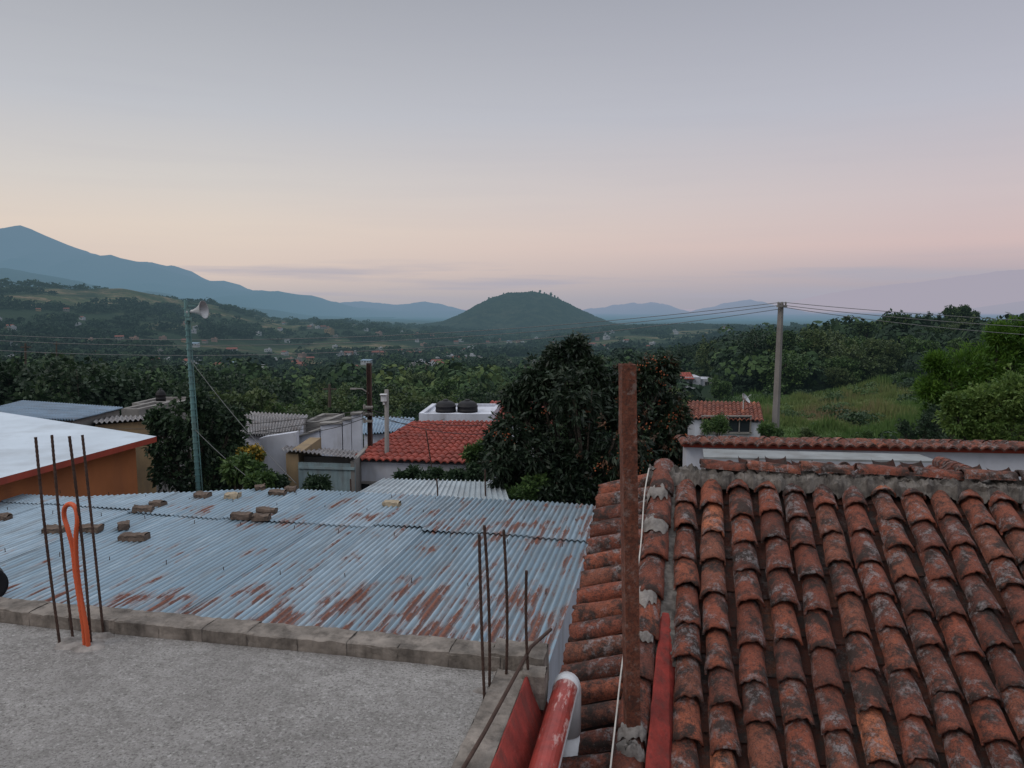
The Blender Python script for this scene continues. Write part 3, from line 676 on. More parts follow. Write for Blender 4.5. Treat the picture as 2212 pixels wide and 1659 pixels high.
def rebar(p0,p1,label,group,r=.0072):
    p0=Vector(p0);p1=Vector(p1); n=int((p1-p0).length/.011); mb=MB()
    bend=Vector((R.uniform(-1,1),R.uniform(-1,1),0))*.012
    mb.tube([p0.lerp(p1,i/n)+bend*math.sin(3.14*i/n) for i in range(n+1)],[r*(1.0 if i%2 else .84) for i in range(n+1)],7)
    tag(mb.obj('rebar',MAT['rebar'],origin=tuple(p0)),label,'rebar',group)
for b,t,dd in(((130,1390),(77,945),-.05),((158,1378),(112,940),.05),((197,1392),(150,943),-.1),((224,1368),(178,940),.05)):
    p=G(b[0],b[1],0); rebar(p-Vector((0,0,.03)),S(t[0],t[1],p.y+dd),'thin rusty steel bar rising from a concrete roof','starter bars on the concrete roof')
for b,t in(((1047,1500),(1035,1155)),((1057,1478),(1046,1135)),((1093,1455),(1088,1145)),((1143,1462),(1137,1233))):
    p=G(b[0],b[1],0.02); rebar(p-Vector((0,0,.05)),S(t[0],t[1],p.y-.02),'thin rusty steel bar at the roof corner','starter bars on the concrete roof')
for b,t,D in(((945,1075),(943,1035),12.3),((943,1060),(920,930),15.5),((1050,1078),(1048,1015),12.3),((758,1062),(757,1035),12.6)):
    rebar(S(b[0],b[1]+15,D),S(t[0],t[1],D),'thin dark steel rod standing at a roof edge','steel rods behind the sheet roof',.014)
def catmull(P,n=8):
    out=[]
    P=[P[0]]+P+[P[-1]]
    for i in range(1,len(P)-2):
        for j in range(n):
            t=j/n; a,b,c,d=P[i-1],P[i],P[i+1],P[i+2]
            out.append(.5*((2*b)+(c-a)*t+(2*a-5*b+4*c-d)*t*t+(3*b-a-3*c+d)*t**3))
    out.append(P[-2]); return out
D0=G(187,1398,0).y
hp=[(184,1402,0),(181,1360,0),(172,1300,.0),(163,1240,.01),(157,1185,.02),(147,1145,.03),(139,1118,.04),(140,1098,.03),(151,1089,.0),(163,1098,-.02),(167,1125,-.03),(164,1160,-.02),(165,1210,.0),(170,1260,.01),(178,1310,0),(187,1360,-.01),(191,1402,-.01)]
pts=catmull([S(x,y,D0+d) for x,y,d in hp],10)
mb=MB(); mb.tube(pts,[.0115 if i%2 else .0098 for i in range(len(pts))],10)
tag(mb.obj('conduit_hose',MAT['orange'],origin=tuple(pts[0]),smooth=True),'orange plastic conduit bent into a loop on the concrete roof','hose')
mb=MB(); mb.tube([(-.52,3.42,.12),(-.575,3.2,.13),(-.64,2.6,.07),(-.70,2.0,.05)],.008,8)
tag(mb.obj('steel_rod',MAT['rebar'],origin=(-.57,3.2,0.1),rot=ROT),'dark steel rod lying along the roof edge','rod')
e=empty('drain_pipe',(-.42,3.0,-.07),ROT)
mb=MB(); N=22
uc,zc,r=-.425,-.075,.056
for j in range(N):
    a0=2*math.pi*j/N; a1=2*math.pi*(j+1)/N; am=math.degrees((a0+a1)/2)%360
    mi=1 if (am>335 or am<14 or (am>225)) else 0
    vs=[]
    for v in(-.5,1.0,2.0,2.6,3.255):
        for a in(a0,a1): vs.append((uc+r*math.cos(a),v,zc+r*math.sin(a)))
    mb.add(vs,[(2*i,2*i+1,2*i+3,2*i+2) for i in range(4)],mi)
mb.obj('pipe',[MAT['redpipe'],MAT['pvc']],parent=e,smooth=True)
mb=MB(); 
cc=[(uc,3.235,zc),(uc,3.237,zc),(uc,3.29,zc-.004),(uc,3.318,zc-.03),(uc,3.33,zc-.07),(uc,3.33,zc-.25)]
mb.tube(cc,[.056,.0600,.0600,.0600,.0600,.0600],22); mb.tube([(uc,3.33,zc-.24),(uc,3.33,-4.4)],[.056,.056],16)
mb.obj('elbow',MAT['pvc'],parent=e,smooth=True)
tag(e,'red painted plastic drain pipe with white elbow','pipe')

# ------------------------------------------------------------------ tiled roof
al=math.atan(.53); ca,sa=math.cos(al),math.sin(al); V0,Z0=3.34,-.40
def RP(u,s,n): return (u,V0+s*ca-n*sa,Z0+s*sa+n*ca)
def UV(s): return -.040-.052*(1.8-s)
def cover(mb,mapf,L,r0,r1,lift0,lift1,t,mi=0,th=.013,flat=.92,yaw=0,seg=14,na=8,rough=.0045):
    outer=[];inner=[]; sd=R.uniform(0,90); chip=R.uniform(-.02,.02)
    for i in range(na+1):
        f=i/na; r=r0+(r1-r0)*f; lf=lift0+(lift1-lift0)*f
        for j in range(seg+1):
            a=math.pi*j/seg
            wob=rough*mn.noise(Vector((math.cos(a)*1.6+sd,f*3.5,math.sin(a)*1.6)))*1.3
            ey=0
            if i==0: ey=.018*mn.noise(Vector((j*.45+sd,0,5)))+chip*.2*math.cos(a)
            yy=f*L+ey
            outer.append(mapf(math.cos(a)*(r+wob)+yaw*(f-.5),yy,math.sin(a)*(r+wob)*flat+lf))
            inner.append(mapf(math.cos(a)*(r-th)+yaw*(f-.5),yy,math.sin(a)*(r-th)*flat+lf))
    w=seg+1; no=len(outer)
    fs=[(i*w+j,i*w+j+1,(i+1)*w+j+1,(i+1)*w+j) for i in range(na) for j in range(seg)]
    fs+=[(no+i*w+j,no+(i+1)*w+j,no+(i+1)*w+j+1,no+i*w+j+1) for i in range(na) for j in range(seg)]
    fs+=[(j,no+j,no+j+1,j+1) for j in range(seg)]
    fs+=[(na*w+j,na*w+j+1,no+na*w+j+1,no+na*w+j) for j in range(seg)]
    fs+=[(i*w+j,(i+1)*w+j,no+(i+1)*w+j,no+i*w+j) for i in range(na) for j in(0,seg)]
    mb.add(outer+inner,fs,mi,t)
PI=.165; EX=.225
e=empty('tiled_house',(1.2,3.4,-4.6),ROT)
mb=MB()
for c in range(21):
    uc=.108+c*PI+R.uniform(-.005,.005)
    ph=R.uniform(-.08,.08)
    for r in range(-12,9):
        s0=r*EX+ph+R.uniform(-.020,.020)
        if s0>1.78: continue
        L=min(.30,1.86-s0)
        du=R.uniform(-.006,.006)+.009*math.sin(r*.9+c); yw=R.uniform(-.016,.016); t=R.random()*.94; rr=R.uniform(-.004,.004)
        if R.random()<.035: t=.99
        cover(mb,lambda x,y,n,uc=uc,du=du,s0=s0:RP(uc+du+x,s0+y,n),L,.0705+rr,.058+rr,.045+R.uniform(0,.009),.016,t,0,yaw=yw,th=.010,flat=.98)
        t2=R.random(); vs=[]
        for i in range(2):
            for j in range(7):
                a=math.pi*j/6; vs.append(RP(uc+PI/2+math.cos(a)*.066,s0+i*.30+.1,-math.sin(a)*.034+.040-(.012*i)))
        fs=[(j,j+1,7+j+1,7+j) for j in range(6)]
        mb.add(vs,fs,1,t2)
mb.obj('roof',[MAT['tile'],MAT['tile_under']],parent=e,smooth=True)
mb=MB(); 
mb.add([RP(-.16,-3.2,-.02),RP(4,-3.2,-.02),RP(4,1.95,-.02),RP(-.12,1.95,-.02)],[(0,1,2,3)])
mb.prism([(-.10,.8),(4,.8),(4,5.0),(-.10,5.0)],-4.6,[-1.85,-1.85,.40,.40])
mb.obj('wall',MAT['greywall'],parent=e)
# mortar fillet between the verge caps and first tile column
mb=MB(); rows_=[]; ns_=150
for i in range(ns_+1):
    s=.45+1.42*i/ns_; u0=UV(s)+.045; u1=.062
    rows_.append([RP(u0+(u1-u0)*f,s,(.062-.028*abs(f-.3))+.012*f3(s*13,f*3,4)+.008*f3(s*30,f*6,1)) for f in(0,.25,.5,.75,1)])
vs=[p for r_ in rows_ for p in r_]
mb.add(vs,[(i*5+j,i*5+j+1,(i+1)*5+j+1,(i+1)*5+j) for i in range(ns_) for j in range(4)])
mb.obj('mortar_fillet',MAT['mortar_dark'],parent=e)
mb=MB(); nu_=820
lines=[]
for k_,(dv,dz) in enumerate([(-.125,.00),(-.115,.05),(-.10,.078),(-.07,.088),(-.045,.094),(-.01,.098),(.03,.098),(.10,.08),(.2,.03),(.28,-.04)]):
    row=[]
    for i in range(nu_+1):
        u=-.12+4.1*i/nu_
        scal=-.045*abs(math.cos(math.pi*(u-.108)/PI)) if k_<4 else 0
        nz=f3(u*11,k_*.55,3,5)
        row.append((u,5.0+dv-scal*.7+.022*f3(u*8,k_*.5,9),.475+dz+.028*nz+(.022*f3(u*30,k_,1))))
    lines.append(row)
vs=[p for row in lines for p in row]; w=nu_+1
mb.add(vs,[(j*w+i,j*w+i+1,(j+1)*w+i+1,(j+1)*w+i) for j in range(9) for i in range(nu_)])
mb.obj('ridge_mortar',MAT['mortar_dark'],parent=e)
mb=MB(); u=.20
while u<3.8:
    L=R.uniform(.28,.34); t=R.choice([.25,.35,.42,.7,.78,.5,.9]); yy=5.01+R.uniform(-.012,.012); zz=.592+R.uniform(-.008,.008); tl=R.uniform(-.014,.014)
    cover(mb,lambda x,y,n,u=u,yy=yy,zz=zz,tl=tl:(u+y,yy+x,zz+n+tl*y/.3),L,.060,.052,.008,.0,t,flat=.80); u+=L-.01+R.uniform(0,.035)
s0=-2.6; joints=[]
while s0<1.78:
    t=R.random()*.94; du=R.uniform(-.010,.010); joints.append(s0)
    cover(mb,lambda x,y,n,s0=s0,du=du:RP(UV(s0+y)+du+x,s0+y,n+.035),.33,.080,.065,.040,.015,t); s0+=.265+R.uniform(-.01,.01)
mb.obj('ridge_tile',MAT['tile'],parent=e,smooth=True)
for q,s0 in enumerate(joints):
    if q%3==2: continue
    mb=MB(); ring=[]; wd=R.uniform(.06,.14); a0=R.uniform(-.05,.25); a1=R.uniform(.7,1.05); NA=26;NK=9
    for k_ in range(NK):
        for j in range(NA):
            f=j/(NA-1); a=math.pi*(a0+(a1-a0)*f); nz=f3(j*.25+s0*9,k_*.4,q,4)
            edge=min(1,min(f,1-f)*5)*math.sin(math.pi*k_/(NK-1))
            rr=.070+.015*edge+.010*nz*edge; sp=s0+.0+(k_/(NK-1)-.62)*wd*(1+.8*n3(j*.22,s0*5,q+4))+.03*n3(j*.3,s0*5,q)
            ring.append(RP(UV(sp)+math.cos(a)*rr,sp,math.sin(a)*rr*.93+.070))
    mb.add(ring,[(k_*NA+j,k_*NA+j+1,(k_+1)*NA+j+1,(k_+1)*NA+j) for k_ in range(NK-1) for j in range(NA-1)])
    mb.obj('mortar_joint',MAT['mortar'],parent=e,smooth=True)
mb=MB(); blob(mb,(-.13,-.06),.07,.15,lambda x,y,z:RP(x,y,z+.02),3,8,20); mb.obj('mortar_base',MAT['mortar'],parent=e,smooth=True)
mb=MB(); s0=-2.5
while s0<1.86:
    t=R.random()*.94; ln=R.uniform(.34,.41); dr=R.uniform(.29,.36)
    def mp(x,y,n,s0=s0,ln=ln,dr=dr):
        d=.35-y
        p=RP(UV(s0)-.05-d+.0,s0+x,n+.02)
        return (p[0],p[1],p[2]-d*dr)
    cover(mb,mp,ln,.064,.050,.03,.012,t,flat=.95,yaw=R.uniform(-.018,.018))
    s0+=.128+R.uniform(-.008,.008)
mb.add([RP(-.1,-2.7,0),RP(-.1,1.9,0),(RP(-.46,1.9,0)[0],RP(-.46,1.9,0)[1],RP(-.46,1.9,0)[2]-.15),(RP(-.50,-2.7,0)[0],RP(-.50,-2.7,0)[1],RP(-.50,-2.7,0)[2]-.15)],[(0,1,2,3)],1,.1)
mb.obj('verge_tile',[MAT['tile'],MAT['tile_under']],parent=e,smooth=True)
mb=MB(); n_=90
for i in range(n_):
    a=-2.6+3.37*i/n_; b=-2.6+3.37*(i+1)/n_
    def q(s):
        tp=min(1,max(0.,(.76-s)*1.6)); ul=UV(s)+.070+.004*f3(s*8,5); h=.045+.070*tp+.010*f3(s*7,3)
        return [RP(ul,s,.03),RP(ul+.003,s,h+.012),RP(ul+.012,s,h+.016),RP(.022+.010*tp+.006*f3(s*8,1),s,.055+.02*tp),RP(.055,s,.03)]
    A_=q(a);B_=q(b); mb.add(A_+B_,[(j,j+1,j+6,j+5) for j in range(4)])
mb.obj('flashing',MAT['redpaint'],parent=e)
tag(e,'old clay barrel tile roof with lichen and mortar ridge','building')
pts=catmull([S(1402,1012,4.75)+Vector((0,0,.0)),S(1392,1070,4.5),S(1384,1180,4.1),S(1368,1290,3.8),S(1346,1420,3.5),S(1332,1540,3.2),S(1318,1665,2.95)],8)
mb=MB(); mb.tube(pts,.0042,6); tag(mb.obj('cable',MAT['whitecable'],origin=tuple(pts[0]),smooth=True),'thin white cable running down the roof edge','cable')
pb=S(1368,1598,3.30); pt=S(1355,787,3.27)
mb=MB(); w=.0315; yaw=math.radians(7)
def sq(p,w,z=0): return [p+Matrix.Rotation(yaw,3,'Z')@Vector((x*w,y*w,0)) for x,y in((-1,-1),(1,-1),(1,1),(-1,1))]
o0=sq(pb-Vector((0,0,.15)),w);o1=sq(pt,w);i1=sq(pt,w-.004);i0=sq(pt-Vector((0,0,.3)),w-.004)
mb.add(o0+o1+i1+i0,[(0,1,5,4),(1,2,6,5),(2,3,7,6),(3,0,4,7),(4,5,9,8),(5,6,10,9),(6,7,11,10),(7,4,8,11),(8,9,13,12),(9,10,14,13),(10,11,15,14),(11,8,12,15)])
mb.obj('steel_post',MAT['rust'],origin=tuple(pb),bevel=.003)
tag(bpy.data.objects['steel_post'],'rusty square steel post set in mortar on the tiled roof','post')

# ------------------------------------------------------------------ corrugated sheet roof
e=empty('shed',(-5,6,-4.6),ROT)
mb=MB(); pit=.076; seg=8
def zroof(u,v): return -1.5+.012*math.sin(u*.9+v*.4)+.02*(v-8)*.1
def sheetrow(v0,v1f,lift,seed):
    g_=random.Random(seed); k=0; u1=-.97
    while u1>-14:
        u0=u1-pit*10; t=g_.random(); dz0=g_.uniform(0,.010)+ (k%2)*.006; tl=g_.uniform(-.012,.012); dv=g_.uniform(-.08,.08)
        N=int(10*seg)+seg//2
        for j in range(8):
            vs=[]
            for jj in(j,j+1):
                for i in range(N+1):
                    u=u0-pit*.5+(u1-u0+pit*.5)*i/N
                    v=(v0+dv)+(v1f(u)-v0-dv)*jj/8
                    ph=(u+20)/pit*2*math.pi
                    vs.append((u,v,zroof(u,v)+.013*math.sin(ph)+lift+dz0+tl*(i/N-.5)+.008*n3(u*1.4+seed,v*1.2)))
            w=N+1; mb.add(vs,[(i,i+1,w+i+1,w+i) for i in range(N)],0,t)
        u1=u0; k+=1
sheetrow(4.6,lambda u:9.95,0,1)
sheetrow(9.80,lambda u:11.55 if u>-6.5 else max(10.3,11.55+(u+6.5)*.45),.019,2)
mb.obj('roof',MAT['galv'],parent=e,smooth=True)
mb=MB(); mb.prism([(-14,4.8),(-1.05,4.8),(-1.05,11.3),(-6.5,11.3),(-9.5,10.1),(-14,10.1)],-4.6,-1.56)
mb.obj('wall',MAT['white'],parent=e)
mb=MB()
for v in(6.3,7.9,9.5,10.6,11.3):
    u=-1.3
    while u>-10:
        if v<10.9 or u>-6: 
            uu=u+R.uniform(-.06,.06); vv=v+R.uniform(-.06,.06); mb.tube([(uu,vv,zroof(uu,vv)),(uu+R.uniform(-.01,.01),vv,zroof(uu,vv)+.06)],.005,5)
        u-=.76
mb.obj('roof_bolt',MAT['rebar'],parent=e)['kind']='stuff'
tag(e,'low building with rusty corrugated steel sheet roof','building')
BR=[(310,1100,.3,.28),(341,1088,-.1,.22),(267,1135,-.9,.22),(290,1160,.1,.36),(196,1141,.1,.30),(118,1144,.2,.28),(438,1070,.0,.24),(503,1071,.1,.22),(563,1053,.5,.16),(600,1064,.1,.26),(522,1114,.1,.28),(565,1117,.2,.24),(576,1103,.2,.28),(847,1089,.0,.26),(4,1118,.2,.22),(628,1058,.3,.18)]
for i,(x,y,yw,L) in enumerate(BR):
    p=G(x,y,-1.44); mb=MB()
    lump(mb,-L/2,L/2,-.07,.07,-.045,.045,8,5,i*7.3,.035)
    pale=i in(7,13)
    o=mb.obj('brick',MAT['paleblock' if pale else 'brick']); o.location=p; o.rotation_euler=(R.uniform(-.05,.05),R.uniform(-.08,.08),yw+ROT)
    tag(o,('pale ' if pale else 'dark weathered ')+'brick weighing down the sheet roof','brick','bricks on the sheet roof')
p=G(0,1290,-1.46); mb=MB(); q=Vector((p.x-.12,p.y,-1.3))
ax=Vector((.55,-.8,.05)).normalized()
mb.tube([q-ax*.22,q-ax*.2,q+ax*.12,q+ax*.14,q+ax*.13],[.12,.15,.18,.185,.15],24,axis=ax); 
tag(mb.obj('bucket',MAT['black'],origin=tuple(q),smooth=True),'black plastic bucket lying on the sheet roof','bucket')
e=empty('shed',(S(930,1060,13).x,13,-4.6))
mb=MB(); A=S(770,1070,12.35);B=S(1100,1085,11.95);C=S(1085,1042,13.9);D_=S(830,1036,14.3)
patch(mb,A,B,C,D_,26,1,.03,0,'rib',.0); mb.obj('roof',MAT['palesheet'],parent=e)
mb=MB(); mb.prism([(A.x,A.y),(B.x,B.y),(C.x,C.y),(D_.x,D_.y)],-4.6,[A.z-.06,B.z-.06,C.z-.06,D_.z-.06]); mb.obj('wall',MAT['greywall'],parent=e)
tag(e,'small building with pale ribbed metal roof sheets','building')

# ------------------------------------------------------------------ mid-distance buildings
def window(par,A,B,t,z,w,h,nm='window'):
    A=Vector((A[0],A[1],0));B=Vector((B[0],B[1],0)); d=(B-A).normalized(); n=Vector((d.y,-d.x,0))
    c=A.lerp(B,t)
    if n.dot(-c)<0: n=-n
    mb=MB(); yaw=math.atan2(d.y,d.x)
    P=lambda a,b,dn:c+d*a+n*dn+Vector((0,0,z+b))
    for a,b,ww,hh in((0,h/2,w+.08,.05),(0,-h/2,w+.12,.06),(-w/2,0,.05,h),(w/2,0,.05,h),(0,0,.03,h)):
        mb.box(P(a,b,.03),(ww,.08,hh),yaw,0)
    mb.box(P(0,0,.006),(w-.02,.03,h-.02),yaw,1)
    mb.obj(nm,[MAT['frame'],MAT['glass']],parent=par)
e=empty('orange_house',(-11,13,-4.6))
mb=MB(); mb.prism([(-8.45,9.3),(-7.35,14.8),(-12.2,17.6),(-18,19.6),(-19,11)],-4.6,-1.15); mb.obj('wall',MAT['orangewall'],parent=e)
mb=MB(); rp=[(-8.25,8.9),(-7.02,15.0),(-12.1,18.05),(-18.3,20),(-19.3,10.6)]
mb.prism(rp,-1.13,[-1.02,-1.02,-.98,-.95,-.95],1,0)
mb.obj('roof',[MAT['whiteroof'],MAT['redtrim']],parent=e)
window(e,(-8.45,9.3),(-7.35,14.8),.25,-2.2,1.0,.8)
tag(e,'orange house with flat white roof and red trim','house')
def sheet_house(name,label,A,B,C,D_,colsn,roofmat,wallmat,z0=-6,style='sheet',amp=.03,rows=2,wins=()):
    c=(A+B+C+D_)/4; e=empty(name,(c.x,c.y,z0))
    mb=MB(); patch(mb,A,B,C,D_,colsn,rows,amp,0,style,.03 if style=='tile' else .01)
    mb.obj('roof',MAT[roofmat],parent=e)
    ins=lambda P:P.lerp(c,.07)
    q=[ins(A),ins(B),ins(C),ins(D_)]
    mb=MB(); mb.prism([(p.x,p.y) for p in q],z0,[p.z-.06 for p in q]); mb.obj('wall',MAT[wallmat],parent=e)
    for t,z,w,h in wins: window(e,(q[0].x,q[0].y),(q[1].x,q[1].y),t,z,w,h)
    tag(e,label,'house'); return e
sheet_house('house','low house with blue-grey metal sheet roof',S(-80,900,20),S(160,908,20),S(268,881,25),S(50,866,27),40,'galv2','greywall',wins=((.8,-2.2,.6,.6),))
sheet_house('house','low block building with uneven sheet roof',S(200,915,21),S(335,905,21),S(330,898,24),S(210,900,24),12,'galvrust','ochre',wins=((.3,-2.6,.5,.5),))
sheet_house('house','white walled house with rust-streaked sheet roof',S(520,938,19),S(642,944,19),S(660,908,23.5),S(512,893,24),22,'galvrust','white',rows=3,wins=((.6,-2.4,.5,.6),))
sheet_house('house','small house with rusty uneven sheet roof',S(555,912,24.5),S(652,915,24.5),S(668,897,28),S(540,890,28),16,'galvrust','greywall',rows=2)
sheet_house('house','low building with blue metal sheet roof',S(782,938,23),S(872,932,23),S(898,903,28),S(785,900,28),14,'galv2','white')
sheet_house('tiled_house','white house with bright red clay tile roof',S(752,995,16),S(1062,1005,15.6),S(1085,912,19.3),S(893,912,19.8),20,'tile_red','white',-5.5,'tile',.05,13,wins=((.12,-2.6,.7,.8),(.4,-2.6,.7,.8)))
sheet_house('tiled_house','white house with dull red tiled roof behind the tree',S(1035,913,26),S(1195,920,26),S(1185,872,30),S(1060,868,30),16,'tile_red','white',-6.5,'tile',.05,10)
sheet_house('tiled_house','small white house with orange clay tile roof',S(1480,905,27),S(1650,912,27),S(1642,872,31),S(1485,868,31),18,'tile_far','white',-6,'tile',.07,9,wins=((.35,-2.75,.8,.6),(.7,-2.75,.8,.6)))
A=S(606,972,15.5);B=S(768,990,15.3);C=S(778,975,18);D_=S(622,962,18.2)
e=empty('lean_to',(B.x,16,-4.8)); mb=MB(); patch(mb,A,B,C,D_,18,2,.02,0,'sheet',.01); mb.obj('roof',MAT['galvrust'],parent=e)
mb=MB(); a=A.lerp(B,.05); b=A.lerp(B,.22)
mb.prism([(a.x,a.y+.1),(b.x,b.y+.1),(b.x,b.y+2),(a.x,a.y+2)],-4.8,A.z-.1); mb.obj('wall',MAT['ochre'],parent=e)
mb=MB(); b2=A.lerp(B,.97); mb.prism([(b2.x-.08,b2.y+.1),(b2.x,b2.y+.1),(b2.x,b2.y+2),(b2.x-.08,b2.y+2)],-4.8,B.z-.08)
mb.prism([(b.x,b.y+.5),(b2.x-.09,b2.y+.5),(b2.x-.09,b2.y+.6),(b.x,b.y+.6)],-4.8,B.z-.1)
mb.obj('wall',MAT['greywall'],parent=e)
mb=MB(); n_=22; gt=B.z-.14
for i in range(n_):
    p=b.lerp(b2,(i+.5)/n_); mb.box((p.x,p.y+.12,(gt-4.4)/2),(.072,.03 if i%2 else .05,gt+4.4),0)
for z in(gt-.1,-2.9,-3.8): 
    p=b.lerp(b2,.5); mb.box((p.x,p.y+.08,z),((b2-b).length,.03,.05),math.atan2(b2.y-b.y,b2.x-b.x))
mb.obj('gate',MAT['gate'],parent=e)
tag(e,'ochre lean-to with sheet roof and grey metal gate','shed')
e=empty('white_wall',(S(710,960,21).x,21,-6)); mb=MB()
prof=[(562,940),(640,938),(641,948),(690,930),(692,918),(738,916),(740,908),(758,908),(759,896),(779,896),(782,935),(785,935)]
for (x0,y0),(x1,y1) in zip(prof[:-1],prof[1:]):
    a=S(x0,y0,21);b=S(x1,y1,21)
    if abs(x1-x0)<4: continue
    mb.prism([(a.x,21),(b.x,21),(b.x,21.25),(a.x,21.25)],-6,[a.z,b.z,b.z,a.z])
mb.obj('wall',MAT['white'],parent=e)
mb=MB()
for (x0,y0),(x1,y1) in zip(prof[:-1],prof[1:]):
    if abs(x1-x0)<4: continue
    a=S(x0,y0,21);b=S(x1,y1,21)
    mb.add([(a.x-.02,20.95,a.z+.003),(b.x+.02,20.95,b.z+.003),(b.x+.02,21.3,b.z+.003),(a.x-.02,21.3,a.z+.003),(a.x-.02,20.95,a.z+.05),(b.x+.02,20.95,b.z+.05),(b.x+.02,21.3,b.z+.05),(a.x-.02,21.3,a.z+.05)],[(4,5,6,7),(0,1,5,4),(1,2,6,5),(2,3,7,6),(3,0,4,7)])
mb.obj('coping',MAT['greywall'],parent=e)
tag(e,'white painted wall with stepped top and dark coping','wall')
e=empty('white_wall',(S(610,980,17.5).x,17.5,-6)); mb=MB()
prof=[(560,948),(572,944),(600,940),(640,934)]
for (x0,y0),(x1,y1) in zip(prof[:-1],prof[1:]):
    a=S(x0,y0,17.5);b=S(x1,y1,17.5); mb.prism([(a.x,17.5),(b.x,17.5),(b.x,17.7),(a.x,17.7)],-6,[a.z,b.z,b.z,a.z])
mb.obj('wall',MAT['white'],parent=e); tag(e,'bluish white rendered wall with sloping top','wall')
def flat_house(name,label,px0,px1,ytop,D,depth,z0,wallmat,wins=2,par=.25):
    a=S(px0,ytop,D);b=S(px1,ytop,D); e=empty(name,((a.x+b.x)/2,D,z0)); mb=MB()
    poly=[(a.x,D),(b.x,D-.04*(b.x-a.x)),(b.x+.3,D+depth),(a.x+.2,D+depth)]
    mb.prism(poly,z0,a.z-par)
    t=.15
    for i in range(4):
        p=Vector((*poly[i],0));q=Vector((*poly[(i+1)%4],0)); d=(q-p); L=d.length
        c=(p+q)/2; nn=Vector((-d.y,d.x,0)).normalized()*(t/2)
        mb.box((c.x+nn.x,c.y+nn.y,a.z-par/2),(L-.002*i,t,par+.01*i),math.atan2(d.y,d.x))
    mb.obj('wall',MAT[wallmat],parent=e)
    for i in range(wins):
        window(e,poly[0],poly[1],(i+.5)/wins,a.z-1.4,min(.9,(b.x-a.x)/wins*.4),.8)
    tag(e,label,'house')
flat_house('flat_roofed_house','white flat-roofed building carrying two black water tanks',905,1062,894,26,2.5,-6.5,'white',3,.08)
flat_house('flat_roofed_house','small grey flat-roofed building with a black tank',285,372,872,30,2,-7,'greywall',2,.12)
flat_house('flat_roofed_house','brown block building beyond the white roof',262,300,884,27,2,-7,'greywall',1,.1)
flat_house('flat_roofed_house','low grey building beside the road',655,700,912,27,2,-7,'greywall',1,.1)
def tank(px,py,D,r,h):
    p=S(px,py,D); mb=MB(); z0=p.z
    prof=[(0,r*.88),(.04,r*.97),(.12,r),(.30,r),(.31,r*1.03),(.36,r*1.03),(.37,r),(.55,r),(.56,r*1.03),(.60,r*1.03),(.62,r*.99),(.72,r*.92),(.80,r*.80),(.87,r*.62),(.91,r*.40),(.92,r*.26),(.99,r*.26),(1,r*.2)]
    mb.tube([(p.x,p.y,z0+h*a) for a,_ in prof],[b for _,b in prof],28)
    tag(mb.obj('water_tank',MAT['black'],origin=(p.x,p.y,z0),smooth=True),'round black plastic water tank on a flat roof','water tank','rooftop water tanks')
tank(963,898,27,.36,.58);tank(1010,898,27,.36,.58);tank(348,872,31,.19,.6)
D=140
hx=(1485-CX)/FL*D; zg=float(H(hx,D)); e=empty('white_house',(hx,D,zg))
ax0=hx-3.4; bx=hx+2.6; zt=zg+2.5
mb=MB(); mb.prism([(ax0,D),(bx,D),(bx,D+5),(ax0,D+5)],zg-1,zt-.1); mb.prism([(bx,D+.5),(bx+2.6,D+.5),(bx+2.6,D+5),(bx,D+5)],zg-1,zt-.5); mb.obj('wall',MAT['white'],parent=e)
mb=MB(); patch(mb,(ax0-.6,D-.6,zt-.45),(bx-1.2,D-.6,zt-.45),(bx-1.3,D+2.6,zt+.5),(ax0+.5,D+2.6,zt+.5),10,4,.09,0,'tile',.04); mb.obj('roof',MAT['tile_red'],parent=e)
for t in(.2,.45,.7): window(e,(ax0,D),(bx,D),t,zt-1.25,.6,.8)
window(e,(bx,D+.5),(bx+2.6,D+.5),.5,zt-1.3,.8,.6)
tag(e,'small white house with terracotta roof in a clearing','house')
p=S(1606,864,29); mb=MB(); mb.tube([p-Vector((0,0,.8)),p],.02,6)
ax=Vector((.7,-.4,.6)).normalized(); mb.tube([p,p+ax*.03,p+ax*.08,p+ax*.13],[.05,.12,.19,.23],16,cap=False)
mb.tube([p+ax*.02,p+ax*.35],.012,5)
tag(mb.obj('satellite_dish',MAT['horn'],origin=tuple(p),smooth=True),'grey satellite dish above a tiled roof','satellite dish')
A=S(1483,961,12.2);B=S(2330,966,11.6)
e=empty('white_tiled_wall',((A.x+B.x)/2,12,-4.6)); mb=MB()
mb.prism([(A.x,A.y),(B.x,B.y),(B.x,B.y+.25),(A.x,A.y+.25)],-4.6,A.z); mb.obj('wall',MAT['white'],parent=e)
mb=MB(); Az=A.z
mb.prism([(A.x-.05,A.y-.04),(B.x,B.y-.04),(B.x,B.y+.2),(A.x-.05,A.y+.2)],Az-.035,Az+.02); mb.obj('fascia',MAT['redtrim'],parent=e)
mb=MB()
patch(mb,(A.x-.12,A.y-.16,Az+.01),(B.x,B.y-.16,Az+.01),(B.x,B.y+.14,Az+.075),(A.x-.12,A.y+.14,Az+.075),36,1,.055,0,'tile',.03)
patch(mb,(A.x-.12,A.y+.42,Az+.0),(B.x,B.y+.42,Az+.0),(B.x,B.y+.14,Az+.075),(A.x-.12,A.y+.14,Az+.075),36,1,.055,0,'tile',.03)
mb.obj('tile_coping',MAT['tile'],parent=e)
q=[S(1518,974,11.9),S(1985,986,11.3),S(2028,1001,10.8),S(1520,992,11.1)]
mb=MB(); mb.add(q+[p+Vector((0,0,.03)) for p in q],[(4,5,6,7),(0,1,5,4),(1,2,6,5),(2,3,7,6),(3,0,4,7)])
mb.obj('canopy',MAT['dullsheet'],parent=e)
tag(e,'long white wall capped with clay barrel tiles','wall')
A=S(1530,1030,7.4);B=S(2120,1046,7.0);C=S(2090,1014,8.0);D_=S(1530,1003,8.2)
